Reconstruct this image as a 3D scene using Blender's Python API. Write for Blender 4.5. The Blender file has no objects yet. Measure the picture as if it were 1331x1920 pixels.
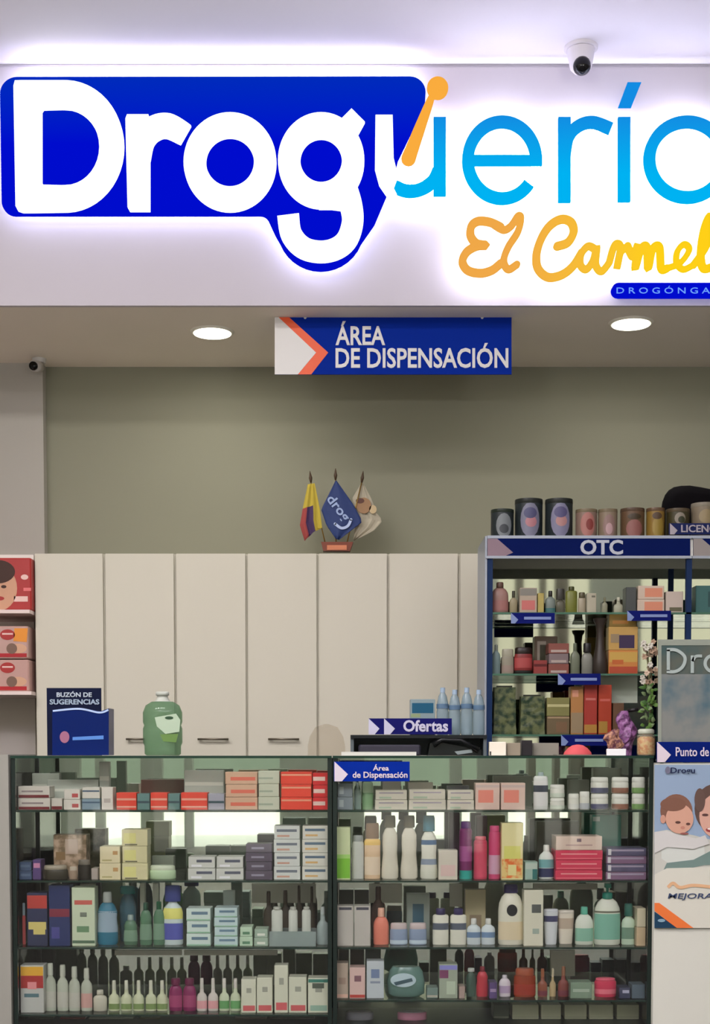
import bpy, math, random
from math import sin, cos, pi, radians, tan
from mathutils import Vector
random.seed(7)
S = bpy.context.scene
COL = S.collection
# ------------------------------------------------------------------ camera
F = 2650.0; TH = radians(3.0); H = 1.03; XC = 665.5
PY0 = 1410 + F * tan(TH)
cam = bpy.data.cameras.new('camera'); co = bpy.data.objects.new('camera', cam); COL.objects.link(co)
cam.sensor_fit = 'VERTICAL'; cam.sensor_height = 36; cam.sensor_width = 36 * 1331 / 1920
cam.lens = F / 1920 * 36; cam.shift_y = (PY0 - 960) / 1920; cam.shift_x = 0
cam.clip_start = 0.05; cam.clip_end = 100
co.location = (0, 0, H); co.rotation_euler = (pi / 2 - TH, 0, 0); S.camera = co

def P(px, py, Y):
    """world point on the vertical plane at distance Y seen at photo pixel (px, py)"""
    a = (px - XC) / F; b = -(py - PY0) / F
    dy = cos(TH) + b * sin(TH); dz = -sin(TH) + b * cos(TH)
    t = Y / dy
    return Vector((a * t, Y, H + dz * t))

# ------------------------------------------------------------------ world, lights, exposure
w = bpy.data.worlds.new('world'); S.world = w; w.use_nodes = True
w.node_tree.nodes['Background'].inputs[0].default_value = (0.95, 0.98, 1.0, 1)
w.node_tree.nodes['Background'].inputs[1].default_value = 2.8
S.view_settings.view_transform = 'Standard'; S.view_settings.look = 'None'
S.view_settings.gamma = 1; S.view_settings.use_curve_mapping = False
S.view_settings.exposure = 0.0

def area(name, loc, size, power, color=(1, 1, 1), rot=(0, 0, 0)):
    l = bpy.data.lights.new(name, 'AREA'); l.shape = 'RECTANGLE'; l.size, l.size_y = size
    l.energy = power; l.color = color
    o = bpy.data.objects.new(name, l); COL.objects.link(o); o.location = loc; o.rotation_euler = rot
    return o
KL = 1.0
# unseen overhead lamps added to light the sales floor, weighted to the left
for i, (x, y, kk) in enumerate([(-2.3, 2.6, 1.75), (-0.8, 2.6, 1.0), (1.9, 2.6, .12), (-1.9, 0.0, 1.3), (1.5, 0.0, .5)]):
    area('ceiling_panel_light', (x, y, 3.86), (1.2, 0.6), 62 * kk, (1.0, 0.965, 0.95))
for x in (-1.6, 1.8): area('torchiere_uplight', (x, -0.6, 1.95), (0.5, 0.5), 270, (0.98, 0.95, 1.0), (pi, 0, 0))  # added unseen uplights that brighten the ceiling
sun = bpy.data.lights.new('sun', 'SUN'); sun.energy = 3.2; sun.angle = .01; sun.color = (1, .96, .88)
so = bpy.data.objects.new('sun', sun); COL.objects.link(so); so.rotation_euler = (radians(-32), 0, radians(12))   # shines on the street and the facade opposite

# ------------------------------------------------------------------ materials
def lin(c):
    c = max(0.0, c / 255.0)
    return c / 12.92 if c <= 0.04045 else ((c + 0.055) / 1.055) ** 2.4
_m = {}
def mat(c, rough=0.45, metal=0.0, noise=0.0, scale=8.0, gain=1.0, bump=0.0, coat=0.0, spec=0.3):
    key = (tuple(c), rough, metal, noise, scale, gain, bump, coat, spec)
    if key in _m: return _m[key]
    m = bpy.data.materials.new('paint_%d_%d_%d' % tuple(int(v) for v in c)); m.use_nodes = True
    nt = m.node_tree; b = nt.nodes['Principled BSDF']
    col = tuple(min(0.86, lin(v) * gain) for v in c) + (1,)
    b.inputs['Base Color'].default_value = col
    b.inputs['Roughness'].default_value = rough; b.inputs['Metallic'].default_value = metal
    b.inputs['Specular IOR Level'].default_value = spec
    if coat: b.inputs['Coat Weight'].default_value = coat
    if noise or bump:
        tc = nt.nodes.new('ShaderNodeTexCoord'); nz = nt.nodes.new('ShaderNodeTexNoise')
        nz.inputs['Scale'].default_value = scale; nz.inputs['Detail'].default_value = 4
        nt.links.new(tc.outputs['Object'], nz.inputs['Vector'])
        if noise:
            mx = nt.nodes.new('ShaderNodeMix'); mx.data_type = 'RGBA'
            mx.inputs[6].default_value = tuple(v * (1 - noise) for v in col[:3]) + (1,)
            mx.inputs[7].default_value = tuple(min(0.9, v * (1 + noise)) for v in col[:3]) + (1,)
            nt.links.new(nz.outputs['Fac'], mx.inputs[0]); nt.links.new(mx.outputs[2], b.inputs['Base Color'])
        if bump:
            bp = nt.nodes.new('ShaderNodeBump'); bp.inputs['Strength'].default_value = bump
            nt.links.new(nz.outputs['Fac'], bp.inputs['Height']); nt.links.new(bp.outputs[0], b.inputs['Normal'])
    _m[key] = m
    return m
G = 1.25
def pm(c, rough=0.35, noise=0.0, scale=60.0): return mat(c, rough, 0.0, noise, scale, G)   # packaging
def mix2(c1, c2, scale=40, rough=0.4, gain=G, detail=3, thr=(0.4, 0.6)):
    """two printed colours broken up by noise"""
    key = ('mix', tuple(c1), tuple(c2), scale, rough, gain, thr)
    if key in _m: return _m[key]
    m = mat(c1, rough, 0, 0, 8, gain).copy(); m.name = 'print_mottled'
    nt = m.node_tree; b = nt.nodes['Principled BSDF']
    tc = nt.nodes.new('ShaderNodeTexCoord'); nz = nt.nodes.new('ShaderNodeTexNoise'); nz.inputs['Scale'].default_value = scale
    nz.inputs['Detail'].default_value = detail
    rp = nt.nodes.new('ShaderNodeValToRGB'); rp.color_ramp.elements[0].position = thr[0]; rp.color_ramp.elements[1].position = thr[1]
    rp.color_ramp.elements[0].color = tuple(min(.86, lin(v) * gain) for v in c1) + (1,)
    rp.color_ramp.elements[1].color = tuple(min(.86, lin(v) * gain) for v in c2) + (1,)
    nt.links.new(tc.outputs['Object'], nz.inputs['Vector']); nt.links.new(nz.outputs['Fac'], rp.inputs[0]); nt.links.new(rp.outputs[0], b.inputs['Base Color'])
    _m[key] = m
    return m
def emit(name, c, s, c2=None, axis='Z', lo=0, hi=1):
    m = bpy.data.materials.new(name); m.use_nodes = True; nt = m.node_tree
    nt.nodes.remove(nt.nodes['Principled BSDF'])
    e = nt.nodes.new('ShaderNodeEmission'); e.inputs[0].default_value = tuple(lin(v) for v in c) + (1,); e.inputs[1].default_value = s
    nt.links.new(e.outputs[0], nt.nodes['Material Output'].inputs[0])
    if c2:
        g = nt.nodes.new('ShaderNodeNewGeometry'); sp = nt.nodes.new('ShaderNodeSeparateXYZ'); mr = nt.nodes.new('ShaderNodeMapRange')
        mr.inputs[1].default_value = lo; mr.inputs[2].default_value = hi
        nz = nt.nodes.new('ShaderNodeMix'); nz.data_type = 'RGBA'
        nz.inputs[6].default_value = tuple(lin(v) for v in c) + (1,); nz.inputs[7].default_value = tuple(lin(v) for v in c2) + (1,)
        nt.links.new(g.outputs['Position'], sp.inputs[0]); nt.links.new(sp.outputs[axis], mr.inputs[0])
        nt.links.new(mr.outputs[0], nz.inputs[0]); nt.links.new(nz.outputs[2], e.inputs[0])
    return m
def thin_glass(name, tint=(0.93, 0.97, 0.95), refl=0.05, rough=0.02):
    m = bpy.data.materials.new(name); m.use_nodes = True; nt = m.node_tree
    nt.nodes.remove(nt.nodes['Principled BSDF'])
    t = nt.nodes.new('ShaderNodeBsdfTransparent'); t.inputs[0].default_value = tint + (1,)
    g = nt.nodes.new('ShaderNodeBsdfGlossy'); g.inputs['Roughness'].default_value = rough
    mx = nt.nodes.new('ShaderNodeMixShader'); lw = nt.nodes.new('ShaderNodeLayerWeight'); lw.inputs[0].default_value = 0.25
    mr = nt.nodes.new('ShaderNodeMapRange'); mr.inputs[3].default_value = refl; mr.inputs[4].default_value = 0.9
    nt.links.new(lw.outputs['Fresnel'], mr.inputs[0]); nt.links.new(mr.outputs[0], mx.inputs[0])
    nt.links.new(t.outputs[0], mx.inputs[1]); nt.links.new(g.outputs[0], mx.inputs[2])
    nt.links.new(mx.outputs[0], nt.nodes['Material Output'].inputs[0])
    return m
def clear_plastic(name, tint, body, fac=0.4, rough=0.15):
    m = bpy.data.materials.new(name); m.use_nodes = True; nt = m.node_tree; b = nt.nodes['Principled BSDF']
    b.inputs['Base Color'].default_value = tuple(min(.86, lin(v) * G) for v in body) + (1,); b.inputs['Roughness'].default_value = rough
    t = nt.nodes.new('ShaderNodeBsdfTransparent'); t.inputs[0].default_value = tuple(lin(v) for v in tint) + (1,)
    mx = nt.nodes.new('ShaderNodeMixShader'); mx.inputs[0].default_value = fac
    nt.links.new(t.outputs[0], mx.inputs[1]); nt.links.new(b.outputs[0], mx.inputs[2]); nt.links.new(mx.outputs[0], nt.nodes['Material Output'].inputs[0])
    return m

# ------------------------------------------------------------------ mesh builder
ORG = {}
class MB:
    def __init__(s): s.v = []; s.f = []; s.m = []; s.s = []; s.mats = []
    def mi(s, m):
        if m not in s.mats: s.mats.append(m)
        return s.mats.index(m)
    def add(s, vs, fs, m, smooth=False):
        b = len(s.v); s.v += [tuple(v) for v in vs]; i = s.mi(m)
        for f in fs: s.f.append([b + k for k in f]); s.m.append(i); s.s.append(smooth)
    def box(s, x0, x1, y0, y1, z0, z1, m):
        vs = [(x, y, z) for x in (x0, x1) for y in (y0, y1) for z in (z0, z1)]
        s.add(vs, [(0, 1, 3, 2), (4, 6, 7, 5), (0, 4, 5, 1), (2, 3, 7, 6), (0, 2, 6, 4), (1, 5, 7, 3)], m); return s
    def rbox(s, x0, x1, y0, y1, z0, z1, m, r=0.004):
        """box with chamfered vertical and top edges"""
        r = min(r, (x1 - x0) * .3, (y1 - y0) * .3, (z1 - z0) * .3)
        def ring(a, z): return [(x0 + a + r, y0 + a, z), (x1 - a - r, y0 + a, z), (x1 - a, y0 + a + r, z), (x1 - a, y1 - a - r, z),
                                (x1 - a - r, y1 - a, z), (x0 + a + r, y1 - a, z), (x0 + a, y1 - a - r, z), (x0 + a, y0 + a + r, z)]
        rs = [ring(r * .6, z0), ring(0, z0 + r), ring(0, z1 - r), ring(r * .6, z1)]
        vs = sum(rs, []); fs = [tuple(range(7, -1, -1)), tuple(range(24, 32))]
        for k in range(3):
            for j in range(8): fs.append((k * 8 + j, k * 8 + (j + 1) % 8, k * 8 + 8 + (j + 1) % 8, k * 8 + 8 + j))
        s.add(vs, fs, m); return s
    def prism(s, pts, y0, y1, m):
        n = len(pts); vs = [(x, y0, z) for x, z in pts] + [(x, y1, z) for x, z in pts]
        fs = [tuple(range(n)), tuple(range(2 * n - 1, n - 1, -1))] + [(i, n + i, n + (i + 1) % n, (i + 1) % n) for i in range(n)]
        s.add(vs, fs, m); return s
    def px(s, pts, Y, th, m):
        q = [P(a, b, Y) for a, b in pts]; return s.prism([(p.x, p.z) for p in q], Y, Y + th, m)
    def pell(s, cx, cy, rx, ry, Y, th, m, n=28, a0=0, a1=360):
        pts = [(cx + rx * cos(radians(a0 + (a1 - a0) * k / n)), cy - ry * sin(radians(a0 + (a1 - a0) * k / n))) for k in range(n if a1 - a0 == 360 else n + 1)]
        return s.px(pts, Y, th, m)
    def ring(s, cx, cy, rox, roy, rix, riy, Y, th, m, n=64, a0=0, a1=360):
        full = a1 - a0 >= 360; k = n if full else n + 1
        vs = []
        for i in range(k):
            a = radians(a0 + (a1 - a0) * i / n)
            o = P(cx + rox * cos(a), cy - roy * sin(a), Y); q = P(cx + rix * cos(a), cy - riy * sin(a), Y)
            vs += [(o.x, Y, o.z), (q.x, Y, q.z), (o.x, Y + th, o.z), (q.x, Y + th, q.z)]
        fs = []
        for i in range(n):
            a = i * 4; b = ((i + 1) % k) * 4
            fs += [(a, a + 1, b + 1, b), (a + 2, b + 2, b + 3, a + 3), (a, b, b + 2, a + 2), (a + 1, a + 3, b + 3, b + 1)]
        if not full: fs += [(0, 2, 3, 1), (n * 4, n * 4 + 1, n * 4 + 3, n * 4 + 2)]
        s.add(vs, fs, m); return s
    def stroke(s, pts, wd, Y, th, m, sub=8, caps=True, smooth=True):
        """flat lettering stroke along pixel points; wd = width or list of widths"""
        ws = wd if isinstance(wd, (list, tuple)) else [wd] * len(pts)
        q = []
        if smooth and len(pts) > 2:
            e = [pts[0]] + list(pts) + [pts[-1]]
            for i in range(len(pts) - 1):
                p0, p1, p2, p3 = e[i], e[i + 1], e[i + 2], e[i + 3]
                for k in range(sub):
                    t = k / sub
                    f = lambda a, b, c, d: .5 * (2 * b + (c - a) * t + (2 * a - 5 * b + 4 * c - d) * t * t + (3 * b - a - 3 * c + d) * t ** 3)
                    q.append((f(p0[0], p1[0], p2[0], p3[0]), f(p0[1], p1[1], p2[1], p3[1]), ws[i] + (ws[i + 1] - ws[i]) * t))
            q.append((pts[-1][0], pts[-1][1], ws[-1]))
        else: q = [(a, b, c) for (a, b), c in zip(pts, ws)]
        L = []; R = []
        for i, (x, y, ww) in enumerate(q):
            a = q[max(0, i - 1)]; b = q[min(len(q) - 1, i + 1)]; dx, dy = b[0] - a[0], b[1] - a[1]; d = math.hypot(dx, dy) or 1
            L.append((x - dy / d * ww / 2, y + dx / d * ww / 2)); R.append((x + dy / d * ww / 2, y - dx / d * ww / 2))
        vs = []
        for l, r in zip(L, R):
            a = P(l[0], l[1], Y); b = P(r[0], r[1], Y)
            vs += [(a.x, Y, a.z), (b.x, Y, b.z), (a.x, Y + th, a.z), (b.x, Y + th, b.z)]
        fs = []
        for i in range(len(q) - 1):
            a = i * 4; b = a + 4
            fs += [(a, b, b + 1, a + 1), (a + 2, a + 3, b + 3, b + 2), (a, a + 2, b + 2, b), (a + 1, b + 1, b + 3, a + 3)]
        n4 = (len(q) - 1) * 4; fs += [(0, 1, 3, 2), (n4, n4 + 2, n4 + 3, n4 + 1)]
        s.add(vs, fs, m)
        if caps:
            for x, y, ww in (q[0], q[-1]): s.pell(x, y, ww / 2, ww / 2, Y, th, m, 16)
        return s
    def lathe(s, cx, cy, z0, prof, m, sx=1, sy=1, seg=20, smooth=True):
        vs = []; n = len(prof)
        for r, z in prof:
            for k in range(seg):
                a = 2 * pi * k / seg; vs.append((cx + r * sx * cos(a), cy + r * sy * sin(a), z0 + z))
        fs = []
        for i in range(n - 1):
            for k in range(seg): fs.append((i * seg + k, i * seg + (k + 1) % seg, (i + 1) * seg + (k + 1) % seg, (i + 1) * seg + k))
        s.add(vs, fs, m, smooth)
        s.add(vs[:seg], [tuple(range(seg - 1, -1, -1))], m); s.add(vs[-seg:], [tuple(range(seg))], m); return s
    def tube(s, pts, r, m, seg=8):
        pts = [Vector(p) for p in pts]; vs = []
        for i, p in enumerate(pts):
            d = (pts[min(len(pts) - 1, i + 1)] - pts[max(0, i - 1)]).normalized()
            u = d.cross(Vector((0, 1, 0.01))).normalized(); v = d.cross(u)
            rr = r[i] if isinstance(r, (list, tuple)) else r
            for k in range(seg): a = 2 * pi * k / seg; vs.append(p + u * rr * cos(a) + v * rr * sin(a))
        fs = [(i * seg + k, i * seg + (k + 1) % seg, (i + 1) * seg + (k + 1) % seg, (i + 1) * seg + k) for i in range(len(pts) - 1) for k in range(seg)]
        fs += [tuple(range(seg - 1, -1, -1)), tuple(range((len(pts) - 1) * seg, len(pts) * seg))]
        s.add(vs, fs, m, True); return s
    def text(s, txt, rect, Y, th, m, bold=0.0, rot=0.0, shear=0.0):
        """lettering fitted into the pixel rectangle (x0, top, x1, base)"""
        cu = bpy.data.curves.new('lettering', 'FONT'); cu.body = txt; cu.size = 1; cu.offset = bold; cu.extrude = 0.5; cu.shear = shear; cu.resolution_u = 3
        o = bpy.data.objects.new('lettering', cu); COL.objects.link(o); bpy.context.view_layer.update()
        me = bpy.data.meshes.new_from_object(o.evaluated_get(bpy.context.evaluated_depsgraph_get()))
        xs = [v.co.x for v in me.vertices]; ys = [v.co.y for v in me.vertices]
        x0, x1, y0, y1 = min(xs), max(xs), min(ys), max(ys)
        mx, my = (rect[0] + rect[2]) / 2, (rect[1] + rect[3]) / 2
        vs = []
        for v in me.vertices:
            a = rect[0] + (v.co.x - x0) / (x1 - x0) * (rect[2] - rect[0]); b = rect[3] - (v.co.y - y0) / (y1 - y0) * (rect[3] - rect[1])
            if rot: da, db = a - mx, b - my; a = mx + da * cos(rot) - db * sin(rot); b = my + da * sin(rot) + db * cos(rot)
            p = P(a, b, Y); vs.append((p.x, Y + (0 if v.co.z > 0 else th), p.z))
        s.add(vs, [tuple(p.vertices) for p in me.polygons], m)
        bpy.data.objects.remove(o); bpy.data.curves.remove(cu); bpy.data.meshes.remove(me); return s
    def build(s, name, parent=None, **kw):
        off = Vector(ORG.get(parent.name, (0, 0, 0))) if parent else None
        if parent is None:
            xs = [v[0] for v in s.v]; ys = [v[1] for v in s.v]; zs = [v[2] for v in s.v]
            off = Vector(((min(xs) + max(xs)) / 2, (min(ys) + max(ys)) / 2, min(zs)))
        me = bpy.data.meshes.new(name)
        me.from_pydata([(v[0] - off.x, v[1] - off.y, v[2] - off.z) for v in s.v], [], s.f)
        for m in s.mats: me.materials.append(m)
        me.polygons.foreach_set('material_index', s.m); me.polygons.foreach_set('use_smooth', s.s); me.update()
        o = bpy.data.objects.new(name, me); COL.objects.link(o)
        if parent: o.parent = parent
        else: o.location = off
        ORG[o.name] = tuple(off)
        for k, v in kw.items(): o[k] = v
        return o
def thing(name, label, cat, loc, group=None):
    o = bpy.data.objects.new(name, None); COL.objects.link(o); o.location = loc; ORG[o.name] = tuple(loc); o.empty_display_size = .05
    o['label'] = label; o['category'] = cat
    if group: o['group'] = group
    return o
def solo(b, name, label, cat, group=None):
    o = b.build(name); o['label'] = label; o['category'] = cat
    if group: o['group'] = group
    return o
def struct(b, name, parent=None):
    o = b.build(name, parent)
    if parent is None: o['kind'] = 'structure'
    return o

# ------------------------------------------------------------------ distances of the place
YF = 6.0           # fascia face
YB = 6.94          # back wall
YC = 5.10          # display counter front
ZL = P(665, 573, YF).z     # low ceiling behind the fascia
ZH = P(665, 120, YF).z     # high ceiling of the sales floor
ZT = P(665, 1417, YC).z    # counter glass top

# ------------------------------------------------------------------ setting
M_fascia = mat((188, 182, 188), 0.75, noise=0.02, scale=3)
M_ceil = mat((236, 232, 242), 0.8, noise=0.02, scale=3)
M_inceil = mat((236, 226, 212), 0.85, noise=0.02, scale=3)
M_back = mat((134, 133, 115), 0.85, noise=0.025, scale=2.5)
M_side = mat((166, 162, 153), 0.85, noise=0.02, scale=3)
M_floor = mat((84, 80, 74), 0.45, noise=0.04, scale=2)
def bx(name, *a): return struct(MB().box(*a), name)
bx('floor', -3.2, 5.2, -4.4, 7.1, -0.1, 0.0, M_floor)
bx('ceiling', -3.2, 5.2, -4.4, YF + .02, ZH, ZH + .1, M_ceil)
bx('ceiling_low', -3.2, 5.2, YF + .02, YB + .1, ZL, ZL + .1, M_inceil)
f_ = MB().box(-3.2, 5.2, YF, YF + .02, ZL, ZH - 0.006, M_fascia)
struct(f_, 'wall_fascia')
b_ = MB().box(-3.2, 5.2, YF - 0.004, YF + .002, ZH - 0.012, ZH - 0.004, mat((150, 145, 150), .7)); struct(b_, 'trim_1')
bx('wall_back', -3.2, 5.2, YB, YB + .15, 0, ZL, M_back)
xl = P(81, 800, 6.87).x
bx('wall_left_pier', -3.2, xl, 6.87, YB, 0, ZL, M_side)
bx('wall_left', -3.3, -3.2, -4.4, 7.1, 0, ZH, M_side)
bx('wall_right', 5.2, 5.3, -4.4, 7.1, 0, ZH, M_side)
# street front behind the camera: openings to daylight, seen in the cabinet mirror
M_front = mat((130, 134, 120), .8); M_pole = mat((84, 80, 66), .6)
opens = [(-2.97, -2.8), (-2.71, -2.31), (-2.08, -1.84), (-1.75, -.81), (.1, 1.02), (1.15, 1.32), (1.65, 2.72), (3.3, 4.6)]
s_ = MB(); cur = -3.2
for a, b in opens: s_.box(cur, a, -4.4, -4.25, 0, 3.3, M_front); cur = b
s_.box(cur, 5.2, -4.4, -4.25, 0, 3.3, M_front)
s_.box(-3.2, 5.2, -4.4, -4.25, 3.3, ZH, M_front)
struct(s_, 'wall_front')
s_ = MB()
for a, b in ((1.86, 1.94), (2.14, 2.2), (2.32, 2.46)): s_.box(a, b, -4.42, -4.2, 0, 3.3, M_pole)
s_.box(1.65, 2.72, -4.42, -4.2, 2.5, 2.6, M_pole)
struct(s_, 'trim_2')
bx('ground_street', -12, 12, -17, -4.4, -0.12, -0.02, mat((216, 212, 200), .8, noise=.05, scale=1))
fb_ = MB().box(-12, 12, -17.3, -17, -.1, .95, mat((104, 112, 100), .8, noise=.1, scale=1)).box(-12, 12, -17.3, -17, .95, 8, mat((160, 156, 138), .8, noise=.08, scale=.6))
struct(fb_, 'wall_opposite')
# half-height wall left of the display counter and wall strip
zt = ZT + .004
bx('wall_left_return', -3.2, P(20, 1600, YC).x, YC - .02, YC + .42, 0, zt, mat((140, 138, 130), .8, noise=.03, scale=5))

# ------------------------------------------------------------------ illuminated fascia sign
sign = thing('illuminated_sign', 'large backlit shop sign reading Droguería on the white fascia, over a blue plate', 'sign', P(420, 300, YF))
E_blue = emit('lit_blue', (0, 12, 205), 1.0, (0, 42, 188), 'Z', P(0, 270, 5.93).z, P(0, 150, 5.93).z)
E_white = emit('lit_white', (250, 255, 250), 1.7)
E_cyan = emit('lit_cyan', (0, 178, 242), 1.0, (18, 140, 226), 'Z', P(0, 330, 5.93).z, P(0, 220, 5.93).z)
E_or = emit('lit_orange', (250, 172, 62), 1.0)
E_script = emit('lit_amber', (240, 168, 72), 1.0, (255, 208, 24), 'X', P(960, 0, 5.93).x, P(1240, 0, 5.93).x)
E_halo = emit('led_halo', (222, 222, 255), 8.0)
E_halo2 = emit('led_halo_strong', (232, 232, 255), 32.0)
YS = 5.925; YL = 5.905
def arc(cx, cy, r, a0, a1, n=8, ry=None):
    ry = ry or r
    return [(cx + r * cos(radians(a0 + (a1 - a0) * k / n)), cy - ry * sin(radians(a0 + (a1 - a0) * k / n))) for k in range(n + 1)]
slab = arc(32, 176, 32, 180, 90) + arc(768, 173, 30, 90, 0) + [(797, 190), (772, 246), (746, 300), (736, 340), (724, 368), (702, 420)] + \
    arc(601, 425, 82, -22, -158, 14) + [(516, 440), (503, 412)] + arc(488, 420, 17, 30, 90, 4) + arc(28, 378, 25, 270, 180)
MB().px(slab, YS, .02, E_blue).build('blue_plate', sign)
def inset(pts, k):
    cx = sum(p[0] for p in pts) / len(pts); cy = sum(p[1] for p in pts) / len(pts)
    n = len(pts); out = []
    for i, (x, y) in enumerate(pts):
        a = pts[i - 1]; b = pts[(i + 1) % n]; dx, dy = b[0] - a[0], b[1] - a[1]; d = math.hypot(dx, dy) or 1
        out.append((x - dy / d * k, y + dx / d * k))
    return out
MB().px(inset(slab, 8), YS + .021, .006, E_halo).stroke([(40, 158), (770, 158)], 14, YS + .0275, .004, emit('led_halo_top', (232, 230, 255), 44.0), caps=False).build('backlight', sign)
def letter(b): return b.build('letter', sign)
# D
Dout = [(33, 394), (29, 390), (25, 156), (28, 150), (120, 150)] + arc(122, 273, 110, 88, -88, 24, 123) + [(60, 397), (38, 397)]
Din = [(78, 346), (78, 204)] + arc(120, 275, 65, 86, -86, 18, 72)
def holed(b, outer, inner, Y, th, m, n=72):
    """plate between two outlines (both star-shaped about the inner centre)"""
    def resample(pts, c):
        res = []
        for k in range(n):
            a = 2 * pi * k / n; d = (cos(a), -sin(a)); best = None
            for i in range(len(pts)):
                x1, y1 = pts[i][0] - c[0], pts[i][1] - c[1]; x2, y2 = pts[(i + 1) % len(pts)][0] - c[0], pts[(i + 1) % len(pts)][1] - c[1]
                ex, ey = x2 - x1, y2 - y1; den = d[0] * ey - d[1] * ex
                if abs(den) < 1e-9: continue
                t = (x1 * ey - y1 * ex) / den; u = (x1 * d[1] - y1 * d[0]) / den
                if t > 0 and -1e-6 <= u <= 1 + 1e-6 and (best is None or t > best): best = t
            best = best or 1
            res.append((c[0] + d[0] * best, c[1] + d[1] * best))
        return res
    c = (sum(p[0] for p in inner) / len(inner), sum(p[1] for p in inner) / len(inner))
    o = resample(outer, c); i_ = resample(inner, c); vs = []
    for a, q in zip(o, i_):
        p1 = P(a[0], a[1], Y); p2 = P(q[0], q[1], Y)
        vs += [(p1.x, Y, p1.z), (p2.x, Y, p2.z), (p1.x, Y + th, p1.z), (p2.x, Y + th, p2.z)]
    fs = []
    for k in range(n):
        a = k * 4; q = ((k + 1) % n) * 4
        fs += [(a, a + 1, q + 1, q), (a + 2, q + 2, q + 3, a + 3), (a, q, q + 2, a + 2), (a + 1, a + 3, q + 3, q + 1)]
    b.add(vs, fs, m); return b
letter(holed(MB(), Dout, [(78, 346), (78, 204), (118, 203)] + arc(122, 275, 64, 80, -80, 16, 72) + [(118, 347)], YL, .018, E_white, 120))
r_ = MB().px([(238, 214), (278, 214), (281, 232), (281, 395), (243, 395), (239, 388), (235, 222)], YL, .018, E_white)
r_.stroke([(262, 300), (268, 262), (288, 240), (315, 235), (348, 252)], [38, 44, 46, 46, 40], YL, .018, E_white, caps=False); letter(r_)
letter(MB().ring(431, 303, 87, 93, 45, 46, YL, .018, E_white))
g_ = MB().ring(602, 300, 81, 90, 39, 41, YL, .018, E_white)
g_.px([(640, 222), (659, 203), (684, 228), (672, 250), (650, 245)], YL, .018, E_white)
g_.stroke([(648, 352), (658, 384), (661, 415), (651, 447), (630, 465), (600, 471), (568, 463), (546, 438), (540, 402)], [44, 42, 40, 40, 40, 40, 40, 40, 41], YL, .018, E_white, caps=False)
g_.px([(590, 372), (640, 362), (652, 395), (622, 391), (598, 391)], YL, .018, E_white); letter(g_)
u_ = MB().px([(704, 215), (736, 215), (738, 296), (746, 330), (741, 341), (738, 352), (744, 364), (738, 370), (726, 368), (711, 346), (703, 316)], YL, .018, E_white); letter(u_)
u2 = MB().px([(813, 219), (836, 219), (836, 366), (813, 366)], YL, .018, E_cyan)
u2.stroke([(740, 349), (765, 357), (790, 353), (812, 338), (822, 318)], 23, YL, .018, E_cyan, caps=False); letter(u2)
p_ = MB().stroke([(808, 184), (792, 226), (766, 296)], [13, 19, 27], YL - .018, .014, E_or, caps=True)
p_.pell(820.5, 164, 20, 21, YL - .018, .014, E_or); p_.build('pestle_emblem', sign)
e_ = MB().ring(941.5, 299, 75, 83, 53, 61, YL, .018, E_cyan, a0=0, a1=322)
e_.px([(889, 290), (1016.5, 290), (1016.5, 309), (889, 309)], YL, .018, E_cyan); letter(e_)
r2 = MB().px([(1047, 219), (1070, 219), (1070, 378), (1047, 378)], YL, .018, E_cyan)
r2.stroke([(1059, 292), (1066, 256), (1085, 235), (1112, 228), (1146, 240)], 22, YL, .018, E_cyan, caps=False); letter(r2)
i2 = MB().px([(1159, 219), (1182, 219), (1182, 377), (1159, 377)], YL, .018, E_cyan); i2.px([(1176.6, 154), (1202.5, 154), (1184, 199.5), (1159.5, 199.5)], YL, .018, E_cyan); letter(i2)
a2 = MB().ring(1289, 298, 82, 82, 60, 60, YL, .018, E_cyan); a2.px([(1357, 219), (1380, 219), (1380, 377), (1357, 377)], YL, .018, E_cyan); letter(a2)
# strong light behind the unplated letters: fine strips on the letters' backs
h_ = MB().ring(941.5, 299, 72, 80, 56, 64, YL + .021, .006, E_halo2).ring(1289, 298, 79, 79, 63, 63, YL + .021, .006, E_halo2)
for q in ([(1059, 222), (1059, 375)], [(1170, 222), (1170, 374)], [(824, 222), (824, 360)], [(1068, 250), (1140, 236)], [(745, 350), (812, 345)], [(895, 300), (1010, 300)]): h_.stroke(q, 16, YL + .021, .006, E_halo2, caps=False)
h_.build('backlight', sign)

scr = thing('illuminated_script_sign', 'orange to yellow backlit script lettering El Carmel below the blue letters', 'sign', P(1100, 460, YF))
W_ = 15
def sc(pts, wd=W_, y=YL, m=None, th=.018): return MB().stroke(pts, wd, y, th, m or E_script)
def z(x, y): return (850 + x / 2.767, 390 + y / 2.767)
E_path = [z(*q) for q in [(245, 95), (190, 70), (130, 65), (95, 90), (90, 140), (120, 180), (170, 190), (120, 195), (70, 225), (48, 275), (75, 320), (140, 335), (200, 320), (245, 285)]]
l_path = [z(*q) for q in [(215, 85), (262, 110), (300, 90), (335, 40), (350, 50), (335, 120), (285, 200), (262, 270), (285, 315), (330, 290)]]
C_path = [z(*q) for q in [(540, 195), (595, 175), (625, 120), (610, 70), (560, 55), (500, 90), (455, 160), (432, 240), (440, 310), (490, 355), (560, 345), (620, 300), (665, 230)]]
a_path = [z(*q) for q in [(735, 210), (700, 195), (665, 235), (660, 290), (690, 315), (725, 270), (745, 200), (740, 290), (770, 325), (810, 280)]]
r_path = [z(*q) for q in [(810, 280), (838, 190), (868, 200), (850, 310), (868, 230), (905, 195)]]
m_path = [z(*q) for q in [(905, 195), (935, 250), (958, 190), (945, 310), (975, 210), (1005, 200), (1012, 310), (1035, 210), (1070, 200), (1080, 310), (1110, 310)]]
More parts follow.
